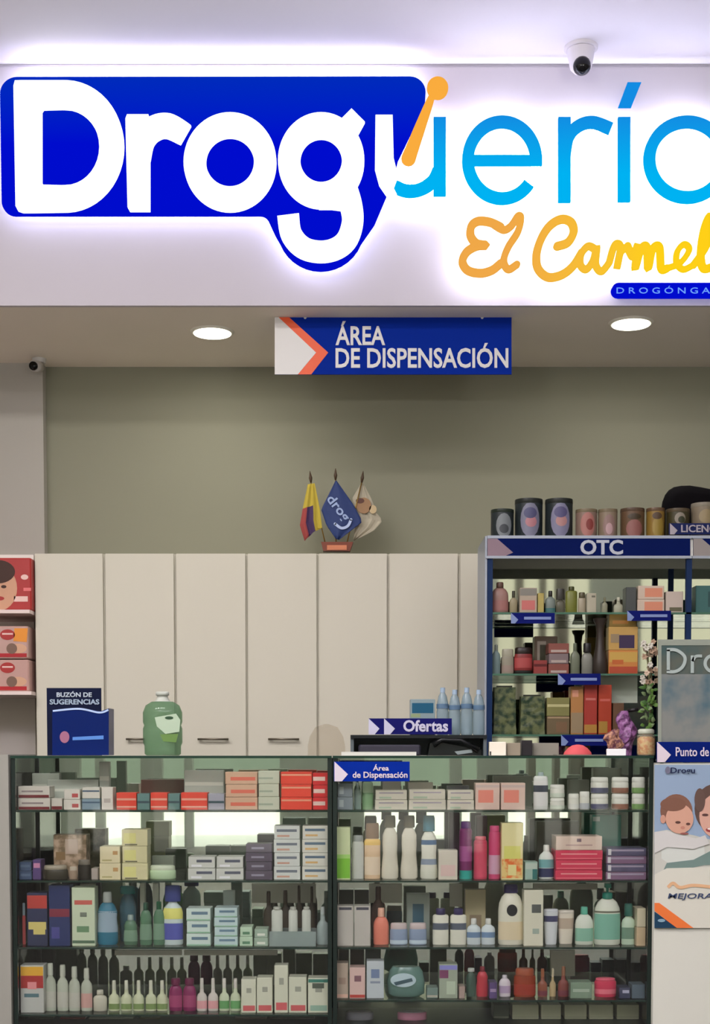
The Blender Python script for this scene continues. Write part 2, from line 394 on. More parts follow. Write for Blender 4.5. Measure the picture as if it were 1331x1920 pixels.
e_path = [z(*q) for q in [(1110, 310), (1180, 280), (1225, 215), (1200, 185), (1165, 220), (1160, 280), (1195, 315), (1250, 290)]]
l2_path = [z(*q) for q in [(1250, 290), (1310, 200), (1345, 90), (1330, 40), (1300, 120), (1285, 240), (1300, 310), (1350, 300)]]
for pth, wd in ((E_path, 15), (l_path, 13), (C_path, 15), (a_path, 13), (r_path, 13), (m_path, 14), (e_path, 11), (l2_path, 14)):
    MB().stroke(pth, wd, YL, .018, E_script).build('letter', scr)
hb = MB()
for pth in (E_path, l_path, C_path, a_path, m_path, e_path, l2_path): hb.stroke(pth, 7, YL + .021, .006, E_halo2, caps=False)
hb.build('backlight', scr)
pill = thing('small_lit_plaque', 'small lit blue plaque with spaced pale letters under the orange script', 'sign', P(1240, 543, YF))
MB().px(arc(1160, 543, 13, 90, 270) + [(1420, 556), (1420, 530)], YS + .02, .03, E_blue).build('plate', pill)
MB().text('D R O G Ó N G A', (1156, 536, 1331, 550), YS + .017, .003, emit('lit_pale_blue', (110, 160, 255), 1.0), 0.0).build('lettering', pill)

# ------------------------------------------------------------------ cameras, downlights
def dome(cx, topy, Y, zc, s, lab, lens_dx=0.0, lens_dz=-.75):
    p = P(cx, topy, Y); t = thing('security_camera', lab, 'camera', (p.x, Y, zc))
    m = mat((225, 220, 225), .35); k = mat((14, 14, 16), .15)
    MB().lathe(p.x, Y, zc - .012 * s, [(.062 * s, 0), (.068 * s, .004 * s), (.068 * s, .012 * s)], m, seg=32).build('base_plate', t)
    MB().lathe(p.x, Y, zc - .105 * s, [(.006 * s, 0), (.028 * s, .006 * s), (.043 * s, .022 * s), (.048 * s, .045 * s), (.056 * s, .092 * s)], m, seg=32).build('housing', t)
    b = MB(); cx_, cz_ = p.x + lens_dx * s, zc - .088 * s
    n = 10
    vs = []; 
    b.lathe(cx_, Y - .03 * s, cz_ - .036 * s, [(.036 * s * sin(pi * i / n) + .0001, .036 * s * (1 - cos(pi * i / n))) for i in range(n + 1)], k, seg=24)
    b.build('lens', t, label='black camera lens')
    return t
dome(1089, 100, 5.86, ZH, 1.0, 'white dome security camera with black lens on the ceiling edge above the sign')
# small camera at the low ceiling's left corner
pc = P(69, 690, 6.80); t = thing('security_camera', 'small white camera with black lens in the upper left ceiling corner', 'camera', (pc.x, 6.8, ZL))
MB().lathe(pc.x + .012, 6.8, ZL - .02, [(.03, 0), (.034, .02)], mat((200, 196, 190), .4)).build('base_plate', t)
MB().tube([(pc.x + .012, 6.8, ZL - .018), (pc.x + .008, 6.78, ZL - .045)], .013, mat((190, 186, 180), .4), 12).build('bracket', t)
b = MB(); b.tube([(pc.x + .012, 6.80, ZL - .035), (pc.x + .002, 6.73, ZL - .052)], .026, mat((185, 180, 175), .4), 16).build('housing', t)
MB().tube([(pc.x + .002, 6.7315, ZL - .0515), (pc.x, 6.72, ZL - .054)], .02, mat((10, 10, 10), .2), 16).build('lens', t, label='black camera lens')
E_lamp = emit('lamp', (255, 250, 225), 6.0)
for px, py, lab in ((398, 622, 'round recessed ceiling downlight left of the hanging blue sign'), (1183, 605, 'round recessed ceiling downlight right of the hanging blue sign')):
    a, b0 = P(px, py, 5.0), P(px, py, 7.0)
    tt = (ZL - a.z) / (b0.z - a.z); q = a.lerp(b0, tt)
    t = thing('downlight', lab, 'light', (q.x, q.y, ZL), 'recessed downlights in the low ceiling')
    MB().lathe(q.x, q.y, ZL - .008, [(.088, 0), (.096, .004), (.098, .008)], mat((225, 220, 205), .5), seg=40).build('trim_ring', t)
    MB().lathe(q.x, q.y, ZL - .0105, [(.082, 0), (.084, .003)], E_lamp, seg=40).build('diffuser', t)
    l = bpy.data.lights.new('downlight_lamp', 'AREA'); l.shape = 'DISK'; l.size = .15; l.energy = 4.5; l.color = (1, .96, .88)
    o = bpy.data.objects.new('downlight_lamp', l); COL.objects.link(o); o.location = (q.x, q.y, ZL - .014); o.parent = None

# ------------------------------------------------------------------ hanging sign
M_navy = mat((0, 38, 140), .7, spec=.08); M_wh = mat((214, 212, 208), .4); M_or = mat((228, 92, 50), .4); M_dnavy = mat((4, 22, 90), .7, spec=.08)
def arrow_sign(name, lab, x0, y0, x1, y1, Y, arrows, lines, th=.006, grey=M_wh, navy=M_navy, orange=True, bold=.02, group=None, bars=False):
    """rectangular sign with a left arrow field; lines = [(text, rect)]"""
    p = P((x0 + x1) / 2, y1, Y); t = thing(name, lab, 'sign', tuple(p), group)
    b = MB().px([(x0, y0), (x1, y0), (x1, y1), (x0, y1)], Y, th, navy)
    hh = y1 - y0
    for ax in arrows:
        tip = ax + hh * .82
        if orange: b.px([(ax, y0), (ax + hh * .17, y0), (tip + hh * .06, (y0 + y1) / 2 + hh * .14), (ax + hh * .6, y1), (ax, y1)], Y - .0012, .0012, M_or)
        b.px([(ax, y0), (tip - hh * .14, (y0 + y1) / 2 + hh * .14), (ax + hh * .38, y1), (ax, y1)], Y - .0024, .0012, grey)
    b.build('panel', t)
    tb = MB()
    if bars:
        ym = (y0 + y1) / 2; tb.px([(x0 + (x1 - x0) * .3, ym - 2.6), (x1 - 7, ym - 2.6), (x1 - 7, ym + 2.6), (x0 + (x1 - x0) * .3, ym + 2.6)], Y - .002, .002, grey)
    for s_, r in lines: tb.text(s_, r, Y - .003, .003, grey, bold)
    tb.build('lettering' if lines else 'printed_line', t)
    return t
hs = arrow_sign('hanging_sign', 'blue hanging sign reading ÁREA DE DISPENSACIÓN below the fascia', 515, 588, 959, 702, 6.16, [515],
                [('ÁREA', (629, 602, 722, 647)), ('DE DISPENSACIÓN', (629, 643, 953, 690))], bold=.02)
for x in (572, 904):
    p = P(x, 590, 6.163); MB().tube([(p.x, 6.163, p.z - .012), (p.x, 6.163, ZL)], .0016, M_wh, 6).build('hanging_wire', hs)
    q = P(x, 594, 6.158); MB().pell(x, 594, 3, 4, 6.1575, .002, M_wh, 12).build('hook', hs)

# ------------------------------------------------------------------ wall cabinets
ZC = P(665, 1038, 6.5).z
M_cab = mat((203, 198, 181), .5, noise=.015, scale=3)
M_seam = mat((120, 112, 98), .6)
edges = [65, 196.5, 329, 463, 596, 727.5, 860, 993]
wordsn = ['first', 'second', 'third', 'fourth', 'fifth', 'sixth', 'seventh']
for i in range(7):
    a, c = P(edges[i], 1200, 6.5).x, P(edges[i + 1], 1200, 6.5).x
    lab = ['tall cream cabinet at the left end of the row, beside the red packs', 'tall cream cabinet behind the green liquid bottle',
           'third tall cream cabinet from the left, wide handle near its bottom', 'tall cream cabinet left of the flag stand, handle right of its centre',
           'tall cream cabinet standing under the three small flags', 'tall cream cabinet behind the Ofertas sign', 'narrow visible cream cabinet next to the glass display cabinet'][i]
    t = thing('storage_cabinet', lab, 'cabinet', ((a + c) / 2, 6.7, 0), 'row of tall cream cabinets against the back wall')
    MB().box(a + .0005, c - .0005, 6.518, 6.93, 0, ZC, M_cab).build('body', t)
    d = MB().box(a + .0065, c - .0065, 6.5, 6.517, .08, ZC, M_cab).build('door', t)
    hx = [None, (237, 272), (371, 429), (503, 561), None, None, None][i]
    if hx:
        p0, p1 = P(hx[0], 1386, 6.49), P(hx[1], 1386, 6.49)
        hm = mat((120, 112, 98), .35, .8)
        hb = MB().tube([(p0.x, 6.475, p0.z), (p1.x, 6.475, p0.z)], .005, hm, 10)
        for x in (p0.x + .01, p1.x - .01): hb.tube([(x, 6.475, p0.z), (x, 6.5, p0.z)], .004, hm, 8)
        hb.build('handle', d)

# left wall shelves with red packs
M_sh = mat((226, 206, 200), .5)
x1s = P(58, 1200, 6.42).x
sz1 = P(30, 1143, 6.42).z; sz2 = P(30, 1296, 6.42).z
rk = thing('shelf_unit', 'white wall shelves holding red packs at the left edge', 'shelf', (-2.0, 6.6, 1.2))
for zt_, xe in ((sz1, 56), (sz2, 57.5)):
    MB().box(-2.6, P(xe, 1200, 6.42).x, 6.42, 6.86, zt_ - .016, zt_, M_sh).build('shelf_board', rk)
MB().box(-2.6, P(60, 1200, 6.8).x, 6.85, 6.868, sz2 - .3, P(30, 1040, 6.85).z, mat((236, 228, 220), .7)).build('back_panel', rk)
# packs with printed fronts (the printed child is kept a plain generic face)
M_skin = mat((200, 150, 120), .5); M_hair = mat((66, 42, 34), .6); M_red = mat((166, 48, 46), .4); M_pinkw = mat((228, 190, 180), .45)
def pack(name, lab, x0, top, x1, zb, Y, dep, deco, base, group=None, cat='pack'):
    p0, p1 = P(x0, top, Y), P(x1, top, Y)
    b = MB().rbox(p0.x, p1.x, Y, Y + dep, zb + .0005, p0.z, base, .006)
    deco(b)
    return solo(b, name, lab, cat, group)
def deco1(b):
    Y = 6.45
    b.pell(-2, 1103, 34, 42, Y - .001, .001, M_skin).pell(-4, 1072, 32, 22, Y - .0018, .0016, M_hair).pell(7, 1100, 5, 3, Y - .0018, .0016, M_hair).pell(-2, 1122, 10, 4, Y - .0018, .0016, M_red)
    b.px([(26, 1118), (52, 1118), (52, 1128), (26, 1128)], Y - .001, .001, M_pinkw)
    b.pell(46, 1082, 7, 5, Y - .001, .001, M_pinkw, 12).px([(44, 1102), (58, 1102), (58, 1108), (44, 1108)], Y - .001, .001, mat((220, 110, 110)))
pack('diaper_pack', 'large red pack printed with a child face on the upper left wall shelf', -60, 1046, 58, sz1, 6.45, .3, deco1, M_red)
szm = P(30, 1235, 6.44).z
def deco2(dy, orange):
    def f(b):
        Y = 6.44
        b.px([(-60, 1232 + dy), (50, 1232 + dy), (50, 1225 + dy), (-60, 1225 + dy)], Y - .001, .001, mat((170, 34, 40)))
        b.pell(14, 1190 + dy, 14, 10, Y - .001, .001, M_red).px([(4, 1187 + dy), (24, 1187 + dy), (24, 1190 + dy), (4, 1190 + dy)], Y - .0016, .0014, M_pinkw)
        if orange: b.px([(27, 1178 + dy), (52, 1178 + dy), (50, 1204 + dy), (25, 1202 + dy)], Y - .001, .001, mat((226, 142, 48)))
        b.pell(34, 1216 + dy, 16, 9, Y - .0012, .0012, mat((206, 160, 130))).pell(22, 1216 + dy, 10, 10, Y - .0018, .0016, mat((120, 92, 78)))
    return f
pack('diaper_pack', 'pink and red pack with an orange corner, upper of two on the lower left shelf', -60, 1174, 52, szm, 6.44, .3, deco2(0, True), mat((186, 150, 140), .45))
pack('diaper_pack', 'pink and red pack without orange, lower of two on the lower left shelf', -60, 1237, 54, sz2, 6.44, .3, deco2(62, False), mat((188, 148, 138), .45))

# ------------------------------------------------------------------ flags on the cabinets
fs = thing('flag_stand', 'small wooden desk stand with three poles on top of the cream cabinets', 'flag stand', P(633, 1037, 6.68))
Yf = 6.68
def ZZ(px, py): return P(px, py, Yf)
dz_ = ZC + .0005 - ZZ(630, 1037).z
MB().box(ZZ(593, 1037).x, ZZ(675, 1037).x, Yf - .06, Yf + .06, ZC + .0005, ZC + .01, mat((40, 26, 22), .4)).build('base', fs)
MB().px([(606, 1033), (602, 1016), (662, 1016), (656, 1033)], Yf - .025, .05, mat((112, 50, 26), .4)).build('block', fs)
MB().px([(613, 1031), (613, 1022), (650, 1022), (650, 1031)], Yf - .028, .0025, mat((196, 118, 80), .35)).build('plaque', fs)
for (xb, xt, yt) in ((610, 583, 905), (630, 629, 900), (650, 678, 905)):
    a, c = ZZ(xb, 1020), ZZ(xt, yt); MB().tube([(a.x, Yf, a.z), (c.x, Yf, c.z)], .0028, mat((150, 120, 60), .3, .6)).build('pole', fs)
    e = ZZ(xt - (2 if xt < 600 else (-3 if xt > 650 else 0)), yt - 22)
    MB().tube([(c.x, Yf, c.z), ((c.x * .6 + e.x * .4), Yf, c.z * .6 + e.z * .4), (e.x, Yf, e.z)], [.004, .0085, .001], mat((74, 56, 40), .4), 10).build('finial', fs)
def cloth(left, right, colf, Y, amp, nu=14, nv=14, ph=0.0, folds=2.5):
    def along(pts, t):
        L = [0]
        for a, c in zip(pts, pts[1:]): L.append(L[-1] + math.hypot(a[0] - c[0], a[1] - c[1]))
        s = t * L[-1]
        for i in range(len(pts) - 1):
            if s <= L[i + 1] + 1e-6: k = (s - L[i]) / max(1e-6, L[i + 1] - L[i]); return (pts[i][0] + (pts[i + 1][0] - pts[i][0]) * k, pts[i][1] + (pts[i + 1][1] - pts[i][1]) * k)
        return pts[-1]
    b = MB(); g = []
    for side in (0, 1):
        for j in range(nv + 1):
            l, r = along(left, j / nv), along(right, j / nv)
            for i in range(nu + 1):
                u = i / nu; x, y = l[0] + (r[0] - l[0]) * u, l[1] + (r[1] - l[1]) * u
                yy = Y + amp * sin(u * folds * 2 * pi + ph + j * .12) * (.3 + .7 * j / nv) + side * .0014
                p = P(x, y, Y); g.append((p.x, yy, p.z))
    n1 = (nu + 1) * (nv + 1)
    for j in range(nv):
        for i in range(nu):
            a = j * (nu + 1) + i; m = colf((i + .5) / nu, (j + .5) / nv)
            vs = [g[a], g[a + 1], g[a + nu + 2], g[a + nu + 1], g[n1 + a], g[n1 + a + 1], g[n1 + a + nu + 2], g[n1 + a + nu + 1]]
            fs_ = [(0, 3, 2, 1), (4, 5, 6, 7)]
            if j == 0: fs_.append((0, 1, 5, 4))
            if j == nv - 1: fs_.append((3, 7, 6, 2))
            if i == 0: fs_.append((0, 4, 7, 3))
            if i == nu - 1: fs_.append((1, 2, 6, 5))
            b.add(vs, fs_, m, True)
    return b
Cy, Cb, Cr = mat((176, 156, 56), .7), mat((66, 46, 84), .7), mat((146, 62, 60), .7)
f1 = cloth([(577, 908), (568, 950), (562, 985), (571, 1014)], [(590, 906), (600, 955), (604, 990), (598, 988)],
           lambda u, v: Cy if (v < .45 or u > .62) else (Cb if u > .3 else Cr), Yf - .012, .006)
solo(f1, 'small_flag', 'small yellow, blue and red flag on the left pole of the desk stand', 'flag')
f2 = cloth([(629, 901), (602, 955), (612, 985), (630, 1011)], [(631, 901), (662, 945), (680, 978), (636, 1012)], lambda u, v: mat((36, 54, 104), .6), Yf - .02, .005, folds=1.2)
t2 = f2.build('small_flag'); t2['label'] = 'small blue flag with pale lettering on the middle pole of the desk stand'; t2['category'] = 'flag'
MB().text('drog', (606, 942, 660, 966), Yf - .027, .001, mat((150, 168, 205), .6), .02, rot=radians(52)).build('lettering', t2)
MB().stroke([(628, 982), (640, 990), (652, 986), (658, 974)], 5, Yf - .027, .001, mat((170, 185, 220), .6)).build('emblem', t2)
f3 = cloth([(677, 906), (660, 935), (668, 975), (662, 1012)], [(681, 906), (698, 938), (704, 960), (718, 976), (700, 996), (664, 1014)],
           lambda u, v: mat((172, 164, 144), .7), Yf + .012, .007)
t3 = f3.build('small_flag'); t3['label'] = 'small white flag with a brown round emblem on the right pole of the desk stand'; t3['category'] = 'flag'
eb = MB().pell(682, 948, 14, 15, Yf + .002, .001, mat((150, 116, 84), .6)).pell(675, 939, 8, 5, Yf + .001, .001, mat((92, 60, 50), .6)).pell(699, 955, 7, 8, Yf + .002, .001, mat((190, 168, 130), .6))
eb.build('emblem', t3)

# ------------------------------------------------------------------ product builders
def zof(py, Y): return P(665, py, Y).z
GR = {}
def carton(x0, top, x1, zb, c, bands, lab, Y=5.145, dep=.07, name='medicine_carton', cat='box', group=None, zt=None, cm=None, tx=None):
    """carton standing at height zb; bands = [(u0, v0, u1, v1, colour)] printed on its face"""
    ym = top + 20
    a, c_ = P(x0, ym, Y), P(x1, ym, Y)
    if Y < 5.5 and zb < ZT - .01: a.x = max(a.x, -1.2275); c_.x = min(c_.x, 1.0645)
    z1 = zt if zt is not None else P(x0, top, Y).z
    m = cm or pm(c); b = MB().rbox(a.x + .0006, c_.x - .0006, Y, Y + dep, zb + .0004, z1, m, .0016)
    wx, hz = c_.x - a.x - .0012, z1 - zb
    for k, (u0, v0, u1, v1, cc) in enumerate(bands or []):
        mm = cc if not isinstance(cc, tuple) else pm(cc)
        x, X = a.x + .0006 + wx * (u0 * .96 + .02), a.x + .0006 + wx * (u1 * .96 + .02)
        e = .0004 + .0003 * k
        b.box(x, X, Y - e, Y + .0002, zb + hz * (v0 * .94 + .03), zb + hz * (v1 * .94 + .03), mm)
    return solo(b, name, lab, cat, group)
def stack(x0, top, x1, zb, n, cols, bandf, labs, Y=5.145, dep=.09, name='medicine_carton', cat='box', group=None):
    z1 = P(x0, top, Y).z; h = (z1 - zb) / n
    for k in range(n):
        carton(x0 + (k % 2) * .8, top, x1 - (k % 2) * .8, zb + h * k, cols[k % len(cols)], bandf, labs[k], Y, dep, name, cat, group, zt=zb + h * (k + 1) - .0006)
SH = {
    'lotion': [(.9, 0), (1, .025), (1, .66), (.94, .8), (.72, .93), (.42, 1)],
    'curvy': [(.86, 0), (1, .03), (1, .18), (.84, .5), (.9, .7), (.86, .86), (.58, .97), (.4, 1)],
    'can': [(.97, 0), (1, .02), (1, .94), (.9, .98), (.78, 1)],
    'round': [(.92, 0), (1, .03), (1, .74), (.86, .86), (.46, .96), (.4, 1)],
    'tube': [(.74, 0), (.8, .05), (.92, .5), (1, .97), (1, 1)],
    'jar': [(.92, 0), (1, .06), (1, .9), (.94, 1)],
    'dropper': [(.94, 0), (1, .03), (1, .6), (.8, .72), (.42, .8), (.36, 1)],
    'hip': [(.88, 0), (1, .05), (1, .4), (.9, .62), (.95, .78), (.7, .94), (.42, 1)],
}
def bottle(x0, top, x1, zb, shape, body, cap, cf, lab, label=None, Y=5.19, sy=.55, kind='lotion_bottle', cat='bottle', group=None, pump=False, capw=None, bm=None, bands=None, neck=None):
    ym = top + 30
    a, c = P(x0, ym, Y), P(x1, ym, Y); z1 = P(x0, top, Y).z
    if Y < 5.5 and zb < ZT - .01: a.x = max(a.x, -1.2275); c.x = min(c.x, 1.0645)
    r = (c.x - a.x) / 2; cx = (a.x + c.x) / 2; h = z1 - zb - .0004; zb = zb + .0004; hb = h * (1 - cf)
    t = thing(kind, lab, cat, (cx, Y, zb), group)
    syy = min(sy, .045 / max(r, .001)) if sy < 1 else 1
    prof = [(q * r, zz * hb) for q, zz in SH[shape]]
    mb = bm or pm(body)
    MB().lathe(cx, Y, zb, prof, mb, 1, syy, 24).build('body', t)
    if cf > 0:
        rt = prof[-1][0]; rc = (capw * r) if capw else rt * 1.02
        mc = pm(cap); syc = 1 if rc < .02 else syy
        if capw and capw >= .8: syc = syy
        if pump:
            b = MB().lathe(cx, Y, zb + hb, [(rc, 0), (rc, h * cf * .35), (rc * .6, h * cf * .42)], mc, 1, 1, 16)
            b.lathe(cx, Y, zb + hb + h * cf * .4, [(rc * .25, 0), (rc * .25, h * cf * .35)], mc, 1, 1, 10)
            zz = zb + hb + h * cf * .72
            b.box(cx - rc * .55, cx + rc * .55, Y - .02, Y + .008, zz, zz + h * cf * .28, mc); b.build('pump', t)
        else:
            MB().lathe(cx, Y, zb + hb, [(rc * .97, 0), (rc, h * cf * .08), (rc * .97, h * cf * .85), (rc * .85, h * cf)], mc, 1, syc, 20).build('cap', t)
    def rad(v):
        pr = SH[shape]
        for (r0, z0), (r1, z1_) in zip(pr, pr[1:]):
            if z0 <= v <= z1_: return r0 + (r1 - r0) * (v - z0) / max(1e-6, z1_ - z0)
        return pr[-1][0]
    for j, (v0, v1, cc) in enumerate(([label] if label else []) + (bands or [])):
        n = 6; pr = [((rad(v0 + (v1 - v0) * k / n)) * r + .0005 + .0003 * j, hb * (v0 + (v1 - v0) * k / n)) for k in range(n + 1)]
        # front half of the wrap
        seg = 14; vs = []
        for q, zz in pr:
            for k in range(seg + 1):
                an = radians(190 + 160 * k / seg); vs.append((cx + q * cos(an), Y + (q * syy + .0003) * sin(an), zb + zz))
        fs_ = [(i * (seg + 1) + k, i * (seg + 1) + k + 1, (i + 1) * (seg + 1) + k + 1, (i + 1) * (seg + 1) + k) for i in range(n) for k in range(seg)]
        b = MB(); b.add(vs, fs_, cc if not isinstance(cc, tuple) else pm(cc), True); b.build('label' if j == 0 else 'label_band', t)
    return t
def card(x0, y0, x1, y1, lab, c=(235, 232, 214), Y=5.478, zb=None):  # pale panel standing in for a bright mirror reflection
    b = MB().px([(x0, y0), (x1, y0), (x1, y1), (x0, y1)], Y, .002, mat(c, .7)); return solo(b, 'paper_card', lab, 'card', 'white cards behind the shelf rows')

# ------------------------------------------------------------------ display counters
M_frame = mat((34, 44, 40), .35, .3); M_gedge = mat((26, 52, 42), .2); M_cback = mat((92, 102, 94), .5, noise=.12, scale=5); M_glass = thin_glass('counter_glass', (0.985, .995, .99), .015)
M_cmir = bpy.data.materials.new('counter_mirror'); M_cmir.use_nodes = True; b_ = M_cmir.node_tree.nodes['Principled BSDF']
b_.inputs['Base Color'].default_value = (.60, .66, .58, 1); b_.inputs['Metallic'].default_value = 1; b_.inputs['Roughness'].default_value = .012
M_shelf = thin_glass('shelf_glass', (.95, .985, .965), .04)
YI = YC + .4
def counter(x0, x1, rows, lab):
    a, c = P(x0, 1650, YC).x, P(x1, 1650, YC).x
    t = thing('glass_display_counter', lab, 'display counter', ((a + c) / 2, YC + .2, 0))
    r = .0075
    for x in (a + r, c - r):
        for y in (YC + r, YI - r): MB().box(x - r, x + r, y - r, y + r, 0, ZT - .008, M_frame).build('post', t)
    MB().box(a, c, YC, YI, .0, .03, M_frame).build('plinth', t)
    MB().box(a + .016, c - .016, YC + .003, YC + .008, .03, ZT - .009, M_glass).build('front_pane', t)
    MB().box(a, c, YC - .003, YI, ZT - .008, ZT - .001, M_shelf).box(a, c, YC - .006, YC - .003, ZT - .009, ZT, M_gedge).build('top_pane', t)
    for x in (a + .003, c - .007): MB().box(x, x + .004, YC + .016, YI - .016, .03, ZT - .009, M_glass).build('side_pane', t)
    MB().box(a + .016, c - .016, YI - .012, YI - .006, .03, ZT - .009, M_cmir).build('back_panel', t)
    zs = []
    for py in rows:
        zz = zof(py, YC + .015); zs.append(zz)
        MB().box(a + .016, c - .016, YC + .016, YI - .016, zz - .006, zz, M_shelf).box(a + .016, c - .016, YC + .013, YC + .016, zz - .007, zz, M_gedge).build('shelf', t)
    return zs
ZA = counter(23, 622, [1519, 1651, 1776, 1902], 'left glass display counter with four shelves of mixed pharmacy goods')
ZB = counter(624, 1223, [1519, 1651, 1776, 1875], 'right glass display counter with bottles and jars, below the open glass cabinet')
A1, A2, A3, A4 = ZA; B1, B2, B3, B4 = ZB
WH = (205, 205, 190)
# pale panels painted in as bright reflections of the mirror backs
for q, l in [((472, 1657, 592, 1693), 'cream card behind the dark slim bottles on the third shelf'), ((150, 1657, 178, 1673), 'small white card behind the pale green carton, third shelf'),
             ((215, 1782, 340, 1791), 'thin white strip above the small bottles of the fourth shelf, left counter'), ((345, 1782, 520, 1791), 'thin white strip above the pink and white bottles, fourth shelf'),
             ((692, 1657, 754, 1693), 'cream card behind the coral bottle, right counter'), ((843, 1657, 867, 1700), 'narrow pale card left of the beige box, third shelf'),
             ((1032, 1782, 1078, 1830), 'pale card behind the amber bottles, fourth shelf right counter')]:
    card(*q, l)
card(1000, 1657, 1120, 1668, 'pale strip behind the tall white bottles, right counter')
# ---- left counter, first shelf
d1 = (190, 184, 172); dr = (110, 40, 44)
stack(28, 1474, 94, A1, 2, [d1], [(0, 0, 1, .25, dr), (.1, .5, .8, .65, (130, 118, 116))], ['lower white flat carton with a dark red edge, far left of top shelf', 'upper white flat carton with a dark red edge, far left of top shelf'])
carton(96, 1497, 117, A1, d1, [(0, 0, 1, .3, dr)], 'small white carton with dark red foot beside the far left stack')
stack(119, 1480, 151, A1, 2, [(198, 192, 180)], [(.5, .2, .9, .6, (170, 70, 70))], ['lower white carton with red mark left of the blue-grey one', 'upper white carton with red mark left of the blue-grey one'])
stack(153, 1476, 188, A1, 2, [(120, 140, 150), (200, 196, 184)], [(0, .6, 1, .75, (70, 90, 110))], ['blue-grey flat carton under a white one, top shelf', 'white flat carton on the blue-grey one, top shelf'])
carton(190, 1476, 212, A1, (206, 200, 188), [(.2, .3, .8, .5, (170, 160, 150))], 'plain pale carton standing left of the first orange-red carton')
ro = (214, 66, 50)
for i, (x, X, tx_) in enumerate(((218, 256, 281), (282, 314, 337), (339, 389, 421))):
    n = ['leftmost', 'middle', 'rightmost'][i]
    carton(x, 1486, X, A1, ro, [(0, .55, 1, .68, (236, 150, 130)), (0, .1, 1, .2, (236, 150, 130))], n + ' of three orange-red cartons on the top left shelf')
    carton(X + 1, 1488, tx_, A1, (92, 124, 120) if i < 2 else (150, 150, 160), [(0, .4, 1, .55, (60, 78, 86))], n + ' of the teal or grey cartons beside the orange-red ones')
w3 = ['bottom', 'middle', 'top']
stack(422, 1447, 483, A1, 3, [(196, 160, 132)], [(.15, .3, .95, .6, (206, 104, 84))], [k + ' cream carton with salmon stripe beside the red stack' for k in w3], dep=.1)
stack(484, 1445, 524, A1, 3, [(182, 186, 164)], [(0, .35, .7, .5, (150, 160, 140))], [k + ' pale green-grey carton of the stack left of the red ones' for k in w3], dep=.1)
stack(526, 1447, 585, A1, 3, [(222, 70, 52)], [(0, .7, 1, .85, (236, 150, 120))], [k + ' bright red carton of the wide stack, top left shelf' for k in w3], dep=.1)
stack(586, 1449, 616, A1, 3, [(200, 44, 46)], [(0, .35, .8, .7, (224, 190, 176))], [k + ' red and white carton at the right end of the top left shelf' for k in w3], dep=.1)
for i, (x, X) in enumerate(((264, 345), (350, 418))):
    carton(x, 1462, X, A1, (92, 62, 54), None, ['wide', 'narrower'][i] + ' dark brown box standing behind the orange-red cartons', Y=5.36, dep=.1)
for i, (x, X, tp) in enumerate(((60, 112, 1450), (88, 185, 1462), (186, 205, 1428), (345, 420, 1444))):
    carton(x, tp, X, A1, (150, 152, 142), [(0, .6, 1, .7, (180, 180, 168))], ['grey box behind the far left cartons', 'wide grey box behind the blue-grey carton', 'slim tall pale box behind the plain pale carton', 'grey-green box behind the third orange-red carton'][i], Y=5.28 + .04 * (i == 0) + .04 * (i == 3) * 0, dep=.035)
# ---- second shelf
stack(28, 1616, 60, A2, 2, [(62, 78, 104)], [(.1, .4, .9, .7, (84, 100, 122))], ['lower dark blue box in the lower left of the second shelf', 'upper dark blue box in the lower left of the second shelf'])
carton(61, 1612, 77, A2, (84, 66, 112), [(.1, .6, .9, .85, (190, 130, 160))], 'narrow purple box beside the dark blue ones')
mw = mix2((118, 100, 76), (176, 152, 128), 30)
carton(100, 1565, 162, A2, (118, 100, 76), [(.35, .55, .75, .92, (178, 158, 140)), (.05, .4, .35, .6, (130, 104, 70))], 'brown carton with tan picture behind round black tins', Y=5.25, dep=.08, cm=mw)
bottle(80, 1622, 128, A2, 'jar', (60, 56, 44), (150, 142, 124), .3, 'wide black tin with a pale lid, second shelf left', Y=5.17, capw=.9, kind='cream_tin', cat='tin')
bottle(130, 1625, 145, A2, 'jar', (150, 130, 110), (180, 170, 150), .3, 'small beige pot between the black tins', Y=5.17, capw=.9, kind='cream_tin', cat='tin')
bottle(146, 1612, 170, A2, 'jar', (36, 32, 26), (110, 104, 92), .25, 'tall black tin at the foot of the cream cartons', Y=5.17, capw=.9, kind='cream_tin', cat='tin')
carton(171, 1628, 184, A2, (160, 150, 140), None, 'small grey-beige carton beside the black tins')
stack(186, 1587, 226, A2, 2, [(206, 196, 158)], [(.1, .1, .6, .2, (170, 160, 110)), (.65, .5, .9, .75, (178, 140, 90))], ['lower cream carton of the left cream stack', 'upper cream carton of the left cream stack'])
stack(228, 1555, 277, A2, 3, [(198, 192, 150)], [(.05, .15, .55, .8, (204, 200, 130)), (.1, .03, .6, .1, (90, 86, 60))], [k + ' cream carton of the taller cream stack' for k in w3])
bottle(280, 1622, 330, A2, 'jar', (176, 200, 160), (196, 206, 180), .35, 'pale green oval soap pack on the second shelf', Y=5.18, capw=.95, kind='soap_pack', cat='soap')
carton(284, 1605, 326, A2, (120, 128, 112), None, 'grey-green carton behind the pale green oval pack', Y=5.27, dep=.05)
sm = [(.3, .5, .9, .75, (84, 88, 100)), (.1, .1, .5, .3, (230, 230, 220))]
for x, X, nm in ((352, 404, 'left'), (405, 457, 'right')):
    stack(x, 1606, X, A2, 2, [(190, 192, 182)], sm, [k + ' carton of the %s white stack with dark script' % nm for k in ('lower', 'upper')])
stack(460, 1582, 511, A2, 4, [(84, 76, 88)], [(.2, .4, .7, .65, (140, 136, 150))], [k + ' dark purple-grey carton beside the tall white stacks' for k in ('bottom', 'second lowest', 'third', 'top')])
gb = [(.08, .55, .9, .75, (110, 116, 124)), (.1, .15, .6, .3, (190, 150, 130))]
